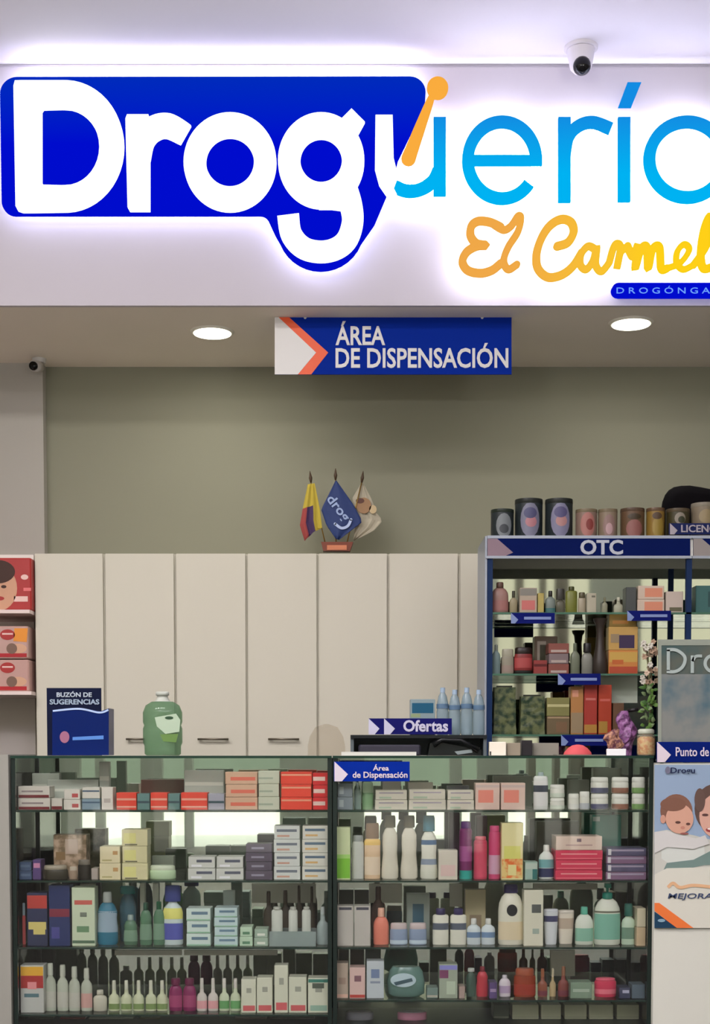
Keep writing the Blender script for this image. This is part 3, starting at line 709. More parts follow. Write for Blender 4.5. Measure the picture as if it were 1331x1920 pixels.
stack(513, 1548, 563, A2, 4, [(196, 200, 192)], gb, [k + ' white and grey carton of the left tall stack, second shelf' for k in ('bottom', 'second lowest', 'third', 'top')])
gb2 = [(.08, .6, .9, .8, (92, 110, 124)), (.1, .2, .6, .35, (204, 168, 110))]
stack(566, 1548, 616, A2, 4, [(202, 202, 188)], gb2, [k + ' white carton with ochre line of the right tall stack, second shelf' for k in ('bottom', 'second lowest', 'third', 'top')])
# ---- third shelf
bottle(30, 1693, 48, A3, 'can', (200, 92, 90), (150, 168, 176), .3, 'slim coral tube with pale cap at the left end of the third shelf', capw=.8, kind='cream_tube', cat='tube')
c_ = carton(50, 1674, 89, A3, (44, 50, 78), [(0, .72, 1, .98, (176, 64, 56)), (.05, .3, .95, .45, (200, 186, 110)), (.3, .2, .9, .3, (200, 186, 110))], 'navy carton with yellow crescent and red top, third shelf')
carton(91, 1660, 131, A3, (38, 50, 92), [(0, .48, 1, .62, (120, 44, 60)), (.1, .1, .5, .3, (70, 70, 130))], 'tall navy carton with a dark red band, third shelf')
carton(134, 1664, 178, A3, (188, 200, 170), [(.1, .72, .9, .8, (186, 92, 80)), (.35, .5, .65, .58, (110, 118, 104)), (.2, .22, .75, .33, (100, 132, 96)), (0, .02, 1, .07, (80, 104, 80))], 'pale green carton with a red line, third shelf left')
bottle(182, 1672, 221, A3, 'hip', (44, 108, 130), (150, 156, 150), .2, 'blue-teal mouthwash bottle with grey cap', (.3, .8, (140, 160, 172)), kind='mouthwash_bottle')
bottle(224, 1661, 255, A3, 'lotion', (56, 92, 104), (20, 112, 112), .14, 'dark bottle with wide teal cap, third shelf', capw=.95, Y=5.27, kind='shampoo_bottle')
gc = clear_plastic('green_clear_bottle', (120, 190, 140), (110, 150, 120), .55)
for i, (x, X, tp) in enumerate(((232, 258, 1715), (262, 285, 1692), (287, 309, 1690))):
    bottle(x, tp, X, A3, 'hip', (96, 128, 104), [(140, 156, 150), (30, 72, 52), (24, 80, 50)][i], .18, ['short grey-green clear bottle with pale cap', 'clear green bottle with dark cap, left of the pair', 'clear green bottle with dark cap next to the yellow label'][i], (.15, .6, (110, 140, 116)), bm=gc, kind='mouthwash_bottle', Y=5.18)
for i, (x, X) in enumerate(((262, 272), (286, 298))):
    carton(x, 1656, X, A3, (196, 200, 184), None, ['thin pale box behind the left clear green bottle', 'thin pale box behind the right clear green bottle'][i], Y=5.3, dep=.03)
bottle(305, 1660, 343, A3, 'round', (186, 200, 196), (48, 60, 120), .27, 'white bottle with navy cap, yellow oval and violet label', (.6, .85, (206, 204, 110)), capw=.8, bands=[(.12, .5, (78, 84, 158))], kind='mouthwash_bottle')
sp = [(.2, .5, .9, .75, (96, 122, 138)), (0, 0, 1, .12, (140, 180, 150))]
stack(349, 1703, 395, A3, 3, [(190, 206, 196)], sp, [k + ' white soap pack of the left pale stack, third shelf' for k in w3], name='soap_pack', cat='soap')
stack(401, 1702, 446, A3, 4, [(176, 196, 194)], sp, [k + ' pale blue soap pack of the right pale stack, third shelf' for k in ('bottom', 'second lowest', 'third', 'top')], name='soap_pack', cat='soap')
carton(418, 1670, 440, A3, (170, 184, 178), [(.2, .5, .8, .7, (60, 74, 70))], 'small pale box behind the pale blue soap stack', Y=5.3, dep=.03)
stack(449, 1738, 474, A3, 2, [(176, 200, 172)], [(.2, .2, .8, .5, (90, 130, 100))], ['lower small green and white pack beside the soap stacks', 'upper small green and white pack beside the soap stacks'], name='soap_pack', cat='soap')
stack(476, 1742, 503, A3, 2, [(150, 170, 150)], [(.2, .2, .8, .5, (210, 214, 200))], ['lower grey-green small pack left of the silver tray', 'upper grey-green small pack left of the silver tray'], name='soap_pack', cat='soap')
# tray with slim bottles
a, c = P(505, 1750, 5.14), P(592, 1750, 5.14)
tb = MB().box(a.x, c.x, 5.135, 5.138, A3 + .0004, A3 + .055, clear_plastic('tray_plastic', (210, 225, 220), (170, 182, 178), .5)).box(a.x, c.x, 5.14, 5.24, A3 + .0004, A3 + .006, mat((150, 160, 156), .3)).box(a.x, c.x, 5.24, 5.243, A3 + .0004, A3 + .055, mat((150, 160, 156), .3))
tray_ = solo(tb, 'display_tray', 'clear plastic tray holding slim white bottles, third shelf left counter', 'tray')
for i, x in enumerate((509, 541, 566)):
    bottle(x, 1700, x + [21, 17, 17][i], A3 + .006, 'can', (192, 196, 184), (170, 172, 160), .08, ['leftmost', 'middle', 'rightmost'][i] + ' slim white bottle standing in the clear tray', kind='spray_bottle', capw=.7)
bottle(594, 1700, 616, A3, 'dropper', (150, 164, 160), (176, 186, 182), .2, 'grey clear bottle at the right end of the third left shelf', kind='spray_bottle')
for i, (x, X, tp) in enumerate(((494, 513, 1671), (525, 545, 1669), (554, 567, 1660), (578, 591, 1662))):  # dark bottles added as mirror images of the front row
    bottle(x, tp, X, A3, 'round', (72, 64, 52), (70, 56, 44), .3, ['first', 'second', 'third slimmer', 'fourth slimmer'][i] + ' dark brown bottle from the left in front of the cream card', Y=5.34, kind='syrup_bottle')
# ---- fourth shelf left
carton(29, 1810, 82, A4, (178, 180, 172), [(0, .8, 1, 1, (210, 160, 50)), (0, .52, 1, .8, (160, 50, 48)), (.3, .5, .7, .66, (216, 140, 140)), (.15, .32, .8, .4, (80, 110, 116))], 'yellow, red and white carton at the left end of the fourth shelf')
wl = ['first', 'second', 'third', 'fourth']
for i, x in enumerate((84, 107, 129, 152)):
    bottle(x, 1806 + 3 * i, x + 21, A4, 'round', (170, 176, 158), (184, 188, 172), .25, wl[i] + ' tall off-white bottle right of the yellow and red carton', (.1, .55, (178, 178, 164) if i < 3 else (190, 150, 140)), kind='lotion_bottle', capw=.5)
bottle(175, 1856, 201, A4, 'round', (186, 184, 164), (190, 188, 170), .2, 'short wide off-white bottle after the four tall ones', capw=.5)
w5 = ['first', 'second', 'third', 'fourth', 'fifth']
for i, x in enumerate((204, 227, 250, 273, 294)):
    bottle(x, 1838, x + 20, A4, 'dropper', (186, 192, 158), (196, 198, 178), .3, w5[i] + ' small cream dropper bottle of the five left of the magenta ones', (.08, .34, (118, 140, 84)), kind='dropper_bottle')
for i, x in enumerate((317, 343)):
    bottle(x, 1834, x + 25, A4, 'lotion', (124, 34, 82), (96, 22, 60), .2, ['left', 'right'][i] + ' magenta bottle on the fourth shelf of the left counter', (.15, .6, (150, 60, 100)), capw=.7)
for i, x in enumerate((369, 390, 411, 432)):
    bottle(x, 1834, x + 19, A4, 'dropper', (192, 186, 176) if i < 2 else (188, 198, 168), (200, 196, 186), .3, w5[i] + ' of four small bottles right of the magenta pair', (.1, .45, (206, 150, 150) if i < 2 else (96, 150, 92)), kind='dropper_bottle')
for i, (x, X, tp) in enumerate(((452, 480, 1836), (481, 511, 1833), (514, 540, 1810), (541, 575, 1832), (577, 616, 1834))):
    carton(x, tp, X, A4, (198, 200, 178), [(.1, .03, .95, .2, (190, 90, 90) if i < 4 else (140, 170, 150)), (.35, .6, .7, .75, (150, 152, 136))] + ([(0, .9, 1, 1, (60, 120, 104)), (.2, .72, .8, .88, (84, 92, 80))] if i == 4 else []), ['off-white carton with pink foot, first after the small bottles', 'off-white carton with pink foot, second after the small bottles', 'tallest off-white carton of the fourth left shelf', 'wide off-white carton with pink foot, next to the teal topped one', 'off-white carton with teal top at the right end of the fourth left shelf'][i])
# ---- right counter sign
arrow_sign('counter_sign', 'small blue sign reading Área de Dispensación on the right counter front', 626, 1428, 768, 1465, YC - .008, [627],
           [('Área', (699, 1433, 729, 1445)), ('de Dispensación', (661, 1447, 764, 1462))], th=.005, orange=False, grey=mat((206, 196, 206), .4))
# first shelf right
stack(632, 1470, 662, B1, 2, [(120, 130, 134)], [(.1, .2, .4, .8, (160, 170, 170))], ['lower blue-grey box under the small blue counter sign', 'upper blue-grey box under the small blue counter sign'])
bottle(664, 1467, 677, B1, 'round', (130, 150, 140), (150, 164, 156), .2, 'slim grey-green bottle under the small blue counter sign')
bottle(679, 1466, 700, B1, 'can', (120, 156, 112), (168, 190, 156), .4, 'green bottle with pale green cap under the small blue sign', capw=.95)
sg = [(.1, .65, .9, .78, (150, 140, 148)), (.1, .1, .5, .3, (160, 176, 150))]
for i, (x, X, tp) in enumerate(((703, 764, 1481), (766, 836, 1480), (838, 889, 1481))):
    stack(x, tp, X, B1, 2, [(196, 190, 172)], sg, [k + ' pale flat carton, %s of the three pale stacks on the top right shelf' % ['leftmost', 'middle', 'rightmost'][i] for k in ('lower', 'upper')], name='soap_pack', cat='soap')
for i, (x, X) in enumerate(((717, 752), (765, 812), (838, 880))):
    carton(x, 1461 + i * 6, X, B1, (176, 168, 150) if i < 2 else (92, 92, 92), None, ['pale box behind the left pale stack, top right shelf', 'pale box behind the middle pale stack, top right shelf', 'dark box behind the right pale stack'][i], Y=5.3, dep=.05)
for i, x in enumerate((891, 939)):
    carton(x, 1468, x + 46, B1, (206, 180, 164), [(.1, .25, .75, .75, (222, 130, 112)), (0, .85, 1, .95, (190, 170, 160))], ['left', 'right'][i] + ' pinkish carton with a coral spot, top right shelf')
bottle(1000, 1448, 1027, B1, 'can', (206, 208, 200), (160, 176, 176), .1, 'white bottle with a dark dot and grey tip, top right shelf', (.1, .85, (214, 214, 208)), capw=.4, bands=[(.52, .72, (70, 76, 86))])
def jars(x, X, tops, c, lc, labs):
    zz = B1
    for k, tp in enumerate(tops):
        bottle(x, tp, X, zz, 'jar', (212, 212, 198), (216, 216, 204), .3, labs[k], (.02, .5, c), capw=1.0, kind='cream_jar', cat='jar', sy=.9)
        zz = P(665, tp, 5.19).z + .0006
jars(1031, 1058, [1496, 1471], (196, 204, 186), None, ['lower plain white jar in the stack of two', 'upper plain white jar in the stack of two'])
jars(1065, 1085, [1488], (206, 206, 196), None, ['single white jar right of the plain stack'])
jars(1086, 1105, [1484], (176, 180, 180), None, ['single white jar left of the navy labelled stack'])
jars(1107, 1140, [1488, 1457], (84, 84, 108), None, ['lower white jar with navy label', 'upper white jar with navy label'])
jars(1146, 1178, [1488, 1457], (140, 96, 76), None, ['lower white jar with brown label', 'upper white jar with brown label'])
jars(1184, 1216, [1488, 1457], (120, 156, 92), None, ['lower white jar with green label', 'upper white jar with green label'])
for i, (x, X, tp) in enumerate(((925, 998, 1455), (1066, 1105, 1462), (1112, 1165, 1440))):
    carton(x, tp, X, B1, (110, 112, 98), None, ['grey-green box behind the pinkish cartons', 'grey-green box behind the single white jars', 'grey-green box behind the navy labelled jars'][i], Y=5.33, dep=.05)
# second shelf right
carton(630, 1551, 657, B2, (196, 206, 160), [(0, 0, 1, .4, (124, 188, 60)), (0, .4, 1, .48, (160, 204, 110))], 'white and lime green tall carton at the left of the second right shelf')
bottle(660, 1566, 682, B2, 'can', (186, 190, 180), (150, 156, 150), .14, 'white bottle with grey cap beside the lime green carton', capw=.9)
bottle(683, 1543, 713, B2, 'can', (206, 178, 142), (120, 92, 66), .28, 'peach bottle with brown cap, second right shelf', capw=.86, label=(.1, .55, (214, 196, 170)), bands=[(.84, .99, (226, 180, 96))])
for i, x in enumerate((715, 751)):
    bottle(x, 1529, x + 32, B2, 'curvy', (204, 200, 180), (84, 78, 56), .19, ['left', 'right'][i] + ' curvy ivory bottle with olive-brown cap', capw=.66)
bottle(788, 1529, 820, B2, 'curvy', (206, 208, 190), (50, 110, 124), .25, 'ivory bottle with teal cap and blue print', (.2, .9, (208, 208, 192)), capw=.7, bands=[(.72, .82, (62, 96, 130)), (.3, .42, (130, 142, 156))])
carton(822, 1594, 858, B2, (200, 194, 176), [(.1, .1, .9, .5, (206, 180, 170))], 'pale pouch box right of the ivory bottle with teal cap')
bottle(861, 1540, 885, B2, 'can', (112, 42, 92), (92, 52, 110), .12, 'purple spray can with a teal foot', (.0, .17, (40, 150, 136)), capw=.8, bands=[(.35, .65, (150, 80, 130))], kind='spray_can', cat='can', sy=1)
bottle(888, 1568, 913, B2, 'can', (186, 66, 88), (196, 96, 106), .08, 'shorter pink spray can, second right shelf', (.05, .9, (196, 74, 96)), capw=.85, kind='spray_can', cat='can', sy=1)
bottle(916, 1548, 938, B2, 'can', (190, 70, 110), (200, 84, 124), .1, 'taller pink spray can with a pale label beside the flame carton', (.1, .5, (190, 150, 170)), capw=.85, kind='spray_can', cat='can', sy=1)
fl = mix2((222, 108, 50), (238, 190, 120), 45)
carton(940, 1543, 981, B2, (214, 206, 150), [(0, 0, 1, .36, fl), (.1, .36, .9, .6, (206, 204, 110)), (.3, .05, .7, .25, (240, 206, 140))], 'cream carton with orange flame print, second right shelf')
carton(984, 1616, 1008, B2, (150, 176, 162), [(0, .6, 1, .95, (176, 190, 176)), (.6, 0, 1, .6, (50, 110, 106))], 'small teal and white carton right of the flame print carton')
bottle(1010, 1584, 1038, B2, 'round', (206, 214, 204), (214, 216, 208), .18, 'white bottle with teal and navy label left of the pink cartons', (.4, .7, (110, 160, 160)), bands=[(.06, .38, (44, 52, 86))])
stack(1041, 1594, 1130, B2, 3, [(198, 56, 82)], [(.1, .55, .9, .7, (226, 140, 140)), (0, .1, 1, .2, (220, 110, 120))], [k + ' raspberry pink flat carton, second right shelf' for k in w3], dep=.12)
zz_ = P(665, 1594, 5.145).z
carton(1042, 1568, 1129, zz_, (206, 186, 168), [(.45, .6, .55, .85, (110, 90, 96)), (.2, .3, .8, .4, (178, 150, 140))], 'beige flat carton lying on the pink cartons', dep=.12)
stack(1136, 1590, 1215, B2, 4, [(120, 92, 116), (84, 80, 104)], [(.05, .6, .95, .85, (150, 140, 156)), (.02, .1, .1, .9, (196, 196, 196))], [k + ' purple-grey flat carton at the right end of the second shelf' for k in ('bottom', 'second lowest', 'third', 'top')], dep=.12)
carton(1110, 1528, 1165, B2, (70, 140, 124), [(0, .92, .25, 1, (190, 204, 196))], 'teal pack high behind the pink and purple cartons', Y=5.36, dep=.06)
carton(1006, 1540, 1086, B2, (84, 84, 74), None, 'dark grey box standing behind the white and navy bottle', Y=5.35, dep=.06)
carton(842, 1524, 862, B2, (76, 56, 70), None, 'dark plum box behind the purple can, left', Y=5.33, dep=.06); carton(893, 1530, 914, B2, (92, 62, 70), None, 'dark plum box behind the pink cans, right', Y=5.33, dep=.06)
# third shelf right
for i, x in enumerate((632, 664)):
    carton(x, 1699, x + 31, B3, (178, 174, 164), [(.1, .93, .9, 1, (70, 70, 80))], ['left', 'right'][i] + ' plain grey-white carton at the left of the third right shelf')
bottle(700, 1702, 729, B3, 'lotion', (216, 126, 104), (222, 168, 144), .24, 'coral bottle with peach cap, third right shelf', capw=.45, bm=None)
for i, x in enumerate((731, 767)):
    bottle(x, 1730, x + 33, B3, 'jar', (130, 146, 168), (190, 176, 172), .28, ['left', 'right'][i] + ' blue jar with pale pink lid, third right shelf', (.05, .3, (176, 192, 200)), capw=.95, kind='cream_jar', cat='jar')
carton(762, 1676, 806, B3, (140, 150, 140), [(.25, .1, .75, .8, (52, 88, 104))], 'grey-green box with dark teal window behind the blue jars', Y=5.31, dep=.05)
for i, x in enumerate((811, 844)):
    bottle(x, 1703, x + 30, B3, 'can', (208, 208, 190), (52, 44, 84), .17, ['left', 'right'][i] + ' square white bottle with navy cap and dark spot', (.5, .72, (84, 92, 104)), capw=.6)
for i, x in enumerate((875, 902)):
    bottle(x, 1722, x + 26, B3, 'round', (196, 206, 206), (208, 210, 202), .22, ['left', 'right'][i] + ' small white bottle with pale blue label', (.35, .62, (104, 130, 160)))
carton(872, 1668, 911, B3, (176, 166, 130), [(.2, .1, .8, .5, (140, 124, 100))], 'beige box standing behind the small white and blue bottles', Y=5.31, dep=.05)
b1 = bottle(934, 1658, 981, B3, 'lotion', (212, 210, 190), (44, 34, 84), .14, 'large white lotion bottle with navy cap and black round emblem', (.1, .45, (208, 194, 160)), capw=.56)
b2 = carton(982, 1669, 1019, B3, (204, 202, 180), [(.4, .6, .9, .76, (84, 88, 84)), (.45, .2, .8, .3, (150, 164, 150))], 'tall ivory carton with a grey oval, right of the large lotion bottle')
bottle(1019, 1704, 1046, B3, 'tube', (202, 206, 206), (196, 200, 204), .08, 'white tube with a navy oval, third right shelf', (.7, .88, (64, 66, 96)), kind='cream_tube', cat='tube')
bottle(1045, 1706, 1076, B3, 'tube', (208, 200, 182), (200, 192, 178), .1, 'ivory tube with a brown-grey print, third right shelf', (.5, .85, (176, 160, 140)), kind='cream_tube', cat='tube', Y=5.21)
bottle(1078, 1700, 1112, B3, 'lotion', (206, 212, 196), (96, 176, 150), .2, 'smaller ivory bottle with mint cap', (.12, .55, (130, 176, 152)), capw=.4)
bottle(1114, 1656, 1163, B3, 'lotion', (210, 214, 196), (24, 112, 94), .25, 'large ivory pump bottle with dark green pump', (.12, .68, (120, 172, 150)), pump=True, capw=.4, bands=[(.7, .74, (110, 110, 92))])
bottle(1165, 1694, 1191, B3, 'round', (180, 200, 176), (40, 92, 80), .3, 'small pale green bottle with dark green cap, right end', (.2, .6, (110, 140, 120)), capw=.6)
stack(1193, 1703, 1215, B3, 2, [(190, 168, 134), (200, 190, 160)], None, ['tan box under a pale one at the right end of the third shelf', 'pale box on the tan one at the right end of the third shelf'])
# round emblem on the large bottle
q = P(961, 1707, 5.14)
eb = MB().pell(960, 1707, 10, 11, 5.1635, .0016, pm((28, 30, 34)), 20); eb.build('emblem', b1)
bottle(696, 1662, 722, B3, 'round', (82, 50, 42), (70, 42, 38), .25, 'dark brown bottle behind the coral bottle', Y=5.36, kind='syrup_bottle')  # dark bottle added as the coral bottle's mirror image
# fourth shelf right
carton(630, 1806, 653, B4, (170, 154, 136), [(0, 0, 1, .1, (206, 170, 150)), (.2, .4, .8, .6, (150, 130, 114))], 'beige carton at the left end of the fourth right shelf')
carton(655, 1814, 685, B4, (204, 174, 164), [(0, 0, 1, .1, (170, 60, 52)), (.3, .55, .75, .75, (120, 84, 90))], 'pink carton with red foot, fourth right shelf')
carton(687, 1802, 720, B4, (180, 188, 190), [(.25, .55, .75, .8, (110, 126, 156)), (.2, .4, .8, .46, (130, 140, 156))], 'pale blue carton with a blue round print, fourth right shelf')
tc = clear_plastic('teal_bag', (150, 200, 190), (120, 156, 146), .65)
bb = MB(); cxa = P(761, 1840, 5.2).x; hh = P(665, 1812, 5.2).z - B4
bb.lathe(cxa, 5.2, B4 + .0005, [(.05, 0), (.068, .01), (.07, hh * .5), (.062, hh * .85), (.05, hh)], tc, 1, .55, 20)
tg = thing('wipes_bag', 'puffy clear teal bag with silver print, fourth right shelf', 'bag', (cxa, 5.2, B4))
bb.build('bag', tg); MB().pell(756, 1838, 24, 13, 5.157, .002, pm((176, 196, 200))).px([(738, 1842), (772, 1834), (774, 1840), (742, 1848)], 5.1555, .001, pm((60, 84, 92))).build('print', tg)
carton(800, 1852, 821, B4, (110, 130, 122), [(0, .1, 1, .3, (170, 166, 150))], 'small grey-green carton right of the clear teal bag')
carton(823, 1808, 858, B4, (150, 160, 140), [(0, .86, 1, 1, (130, 130, 190)), (0, .6, .5, .85, (120, 66, 96)), (.4, .1, .9, .5, (176, 190, 166))], 'pouch with lilac top and plum corner, fourth right shelf', name='sachet_box')
carton(860, 1850, 872, B4, (160, 140, 130), None, 'small beige carton beside the lilac topped pouch')
bottle(874, 1815, 892, B4, 'round', (60, 82, 70), (186, 190, 182), .12, 'dark green bottle with white cap, fourth right shelf', capw=.7)
bottle(893, 1812, 915, B4, 'hip', (178, 56, 66), (120, 40, 50), .16, 'red bottle, fourth right shelf', kind='nail_polish_bottle')
carton(917, 1842, 932, B4, (84, 66, 110), [(.1, .4, .9, .6, (150, 130, 160))], 'small purple carton left of the small white bottle')
bottle(935, 1828, 957, B4, 'lotion', (206, 198, 202), (206, 200, 204), .15, 'small white bottle with lilac label left of the amber jar', (.2, .6, (170, 150, 176)))
am = clear_plastic('amber_plastic', (210, 110, 60), (170, 70, 40), .6)
bottle(963, 1815, 1004, B4, 'jar', (170, 70, 40), (150, 76, 48), .25, 'wide amber jar on the fourth right shelf', (.1, .6, (150, 50, 34)), bm=am, capw=.85, kind='amber_jar', cat='jar')
for i, (x, X) in enumerate(((1008, 1026), (1030, 1042), (1046, 1066))):
    bottle(x, 1816 - (i == 2) * 4, X, B4, 'dropper', [(130, 72, 50), (170, 150, 110), (120, 60, 52)][i], [(150, 90, 60), (190, 180, 150), (140, 96, 70)][i], .3, ['amber', 'pale straw', 'dark amber'][i] + ' small slim bottle right of the amber jar', kind='dropper_bottle', label=(.05, .3, (110, 50, 60)) if i != 1 else None)
carton(1069, 1842, 1110, B4, (120, 140, 118), [(.1, .4, .9, .6, (160, 176, 156))], 'flat clear green pack right of the slim amber bottles')
bottle(1114, 1833, 1155, B4, 'jar', (196, 56, 82), (204, 84, 104), .15, 'raspberry pink tub on the fourth right shelf', (.2, .5, (216, 110, 124)), capw=.9, kind='tub', cat='tub')
carton(1160, 1852, 1182, B4, (58, 62, 84), [(.3, .5, .9, .8, (170, 170, 190))], 'navy small carton right of the pink tub')
carton(1184, 1846, 1210, B4, (84, 98, 108), None, 'slate grey small carton at the right end of the fourth right shelf')
# bottom compartment: tops of pale cartons and round tubs
zbb = .03
for i, (x, X) in enumerate(((925, 955), (960, 1010), (1014, 1052), (1058, 1100), (1104, 1150), (1156, 1210))):
    carton(x, 1884, X, zbb, (176, 178, 150) if i else (70, 78, 66), [(0, .1, 1, .15, (150, 150, 130))], ['dark green box', 'first pale tall box', 'second pale tall box', 'third pale tall box', 'fourth pale tall box', 'last pale tall box'][i] + ' in the bottom compartment of the right counter, cut by the frame', Y=5.25, dep=.1)
for i, (x, X, cc) in enumerate(((648, 700, (130, 130, 136)), (745, 800, (190, 130, 150)))):
    bottle(x, 1896, X, zbb, 'can', cc, (176, 172, 176), .06, ['grey domed tub', 'pink domed tub'][i] + ' in the bottom compartment of the right counter', kind='tub', cat='tub', Y=5.25, capw=.9)
for i, (x, X, cc) in enumerate(((30, 100, (110, 116, 104)), (112, 160, (140, 84, 76)), (166, 250, (160, 164, 150)), (262, 300, (120, 120, 96)), (440, 500, (130, 124, 116)), (505, 590, (110, 108, 104)))):
    carton(x, 1908, X, zbb, cc, None, ['grey-green box', 'brick red box', 'pale grey box', 'olive box', 'taupe box', 'wide dark taupe box'][i] + ' in the bottom compartment of the left counter', Y=5.25, dep=.1)

# ------------------------------------------------------------------ on top of the counters
TOP = ZT
# suggestion box
sb = thing('suggestion_box', 'blue acrylic suggestion box with a lettered backboard on the left counter', 'box', (P(147, 1415, 5.25).x, 5.25, TOP))
M_sb = mat((2, 26, 88), .3, spec=.15); M_dk = mat((10, 18, 46), .5, spec=.1)
MB().box(P(88, 1350, 5.3).x, P(190, 1350, 5.3).x, 5.3, 5.306, TOP, P(665, 1290, 5.3).z, M_dk).build('backboard', sb)
MB().text('BUZÓN DE', (106, 1296, 172, 1307), 5.297, .002, mat((170, 180, 190), .4), .03).text('SUGERENCIAS', (93, 1311, 186, 1321), 5.297, .002, mat((150, 166, 182), .4), .03).build('lettering', sb)
MB().px([(98, 1331), (150, 1327), (188, 1334), (204, 1328), (204, 1416), (98, 1416)], 5.18, .11, M_sb).build('box_body', sb)
zq = P(665, 1416, 5.18).z
MB().stroke([(99, 1333), (148, 1329), (186, 1336), (203, 1331)], 3.4, 5.178, .002, mat((170, 190, 225), .2), caps=False).build('edge', sb)
MB().pell(121, 1382, 9, 11, 5.1785, .0014, mat((150, 96, 120), .4)).px([(136, 1382), (194, 1379), (194, 1386), (136, 1388)], 5.1785, .0014, mat((80, 128, 196), .4)).build('label', sb)
# green liquid bottle
gm = clear_plastic('green_liquid', (206, 228, 208), (88, 120, 92), .42, .08)
gx = P(305, 1380, 5.24).x; wv = (P(342, 1380, 5.24).x - P(268, 1380, 5.24).x) / 2; gh = P(665, 1316, 5.24).z - TOP
gb_ = thing('liquid_soap_jug', 'large clear jug of green liquid with a pale label on the left counter', 'bottle', (gx, 5.24, TOP))
MB().lathe(gx, 5.24, TOP + .0005, [(wv * .82, 0), (wv * .92, .006), (wv * .93, gh * .18), (wv, gh * .24), (wv, gh * .5), (wv * .94, gh * .56), (wv, gh * .62), (wv, gh * .8), (wv * .86, gh * .93), (wv * .55, gh)], gm, 1, .7, 28).build('body', gb_)
MB().lathe(gx, 5.24, TOP + gh + .0005, [(wv * .42, 0), (wv * .3, .012), (wv * .27, .022), (wv * .34, .023), (wv * .34, .035), (wv * .26, .037)], mat((176, 180, 170), .3), 1, .9, 20).build('cap', gb_)
MB().px([(290, 1345), (330, 1338), (338, 1350), (336, 1372), (310, 1376), (294, 1362)], 5.1875, .0015, mat((168, 186, 162), .4)).pell(317, 1346, 8, 3, 5.1865, .001, mat((40, 70, 46), .4), 14).px([(300, 1377), (334, 1376), (330, 1392), (306, 1390)], 5.1885, .0015, mat((96, 128, 66), .4)).build('label', gb_)
# clear dome
dp = clear_plastic('clear_dome', (247, 244, 240), (160, 152, 140), .06, .1)
dx = P(612, 1400, 5.35).x; dr_ = (P(645, 1400, 5.35).x - P(575, 1400, 5.35).x) / 2; dh = P(665, 1358, 5.35).z - TOP
db = MB().lathe(dx, 5.35, TOP + .0005, [(dr_, 0), (dr_, dh * .3), (dr_ * .9, dh * .6), (dr_ * .6, dh * .9), (dr_ * .12, dh)], dp, 1, 1, 28)
solo(db, 'clear_bowl', 'faint clear plastic dome left of the black riser on the counter', 'bowl')
# black riser with things on it
rz = P(665, 1378, 5.16).z
rs = thing('black_riser', 'low black two-tier riser on the right counter top', 'stand', (P(785, 1400, 5.27).x, 5.27, TOP))
M_bk = mat((22, 26, 30), .25); xa, xb = P(657, 1390, 5.16).x, P(913, 1390, 5.16).x
MB().box(xa, xb, 5.16, 5.4, rz - .012, rz, M_bk).build('top', rs)
for x in (xa, xb - .012): MB().box(x, x + .012, 5.17, 5.39, TOP + .0005, rz - .012, mat((84, 92, 96), .4)).build('leg', rs)
MB().box(xa + .012, xb - .012, 5.3, 5.306, TOP + .0005, rz - .012, mat((60, 68, 76), .4)).build('back', rs)
arrow_sign('offers_sign', 'dark blue sign reading Ofertas standing on the black riser', 691, 1347, 847, 1377, 5.19, [691, 720], [('Ofertas', (756, 1350, 840, 1372))], th=.006, orange=False, navy=mat((20, 20, 90), .7, spec=.08), grey=mat((186, 184, 204), .4), bold=.03)
MB_p = MB().box(P(640, 1400, 5.15).x, P(780, 1400, 5.15).x, 5.13, 5.158, TOP + .0005, TOP + .014, mat((205, 205, 195), .6)); solo(MB_p, 'paper_stack', 'low stack of white paper in front of the black riser', 'paper')
solo(MB().rbox(P(672, 1400, 5.2).x, P(788, 1400, 5.2).x, 5.17, 5.28, TOP + .0005, TOP + .04, mat((48, 46, 58), .4), .006), 'cash_tray', 'dark flat tray under the black riser', 'tray')
tp_ = thing('desk_phone', 'black desk telephone under the right half of the riser', 'telephone', (P(850, 1410, 5.2).x, 5.22, TOP))
pa, pb = P(802, 1400, 5.18).x, P(902, 1400, 5.18).x
MB().prism([(pa, TOP + .0005), (pb, TOP + .0005), (pb, TOP + .02), (pa + .03, TOP + .052), (pa + .008, TOP + .045)], 5.175, 5.285, mat((18, 22, 22), .3)).build('base', tp_)
MB().tube([(pa + .02, 5.168, TOP + .04), (pa + .05, 5.163, TOP + .058), (pa + .12, 5.163, TOP + .056), (pb - .01, 5.168, TOP + .02)], [.012, .008, .008, .012], mat((16, 18, 20), .3), 10).build('handset', tp_)
MB().px([(852, 1409), (884, 1405), (886, 1411), (858, 1415)], 5.1735, .001, mat((130, 140, 140), .4)).build('keypad', tp_)
wp = clear_plastic('water_bottle_plastic', (205, 222, 228), (150, 166, 176), .4, .12)
wpk = thing('water_bottle_pack', 'shrink-wrapped pack of clear water bottles on the riser beside the glass cabinet', 'bottle pack', (P(865, 1377, 5.27).x, 5.27, rz))
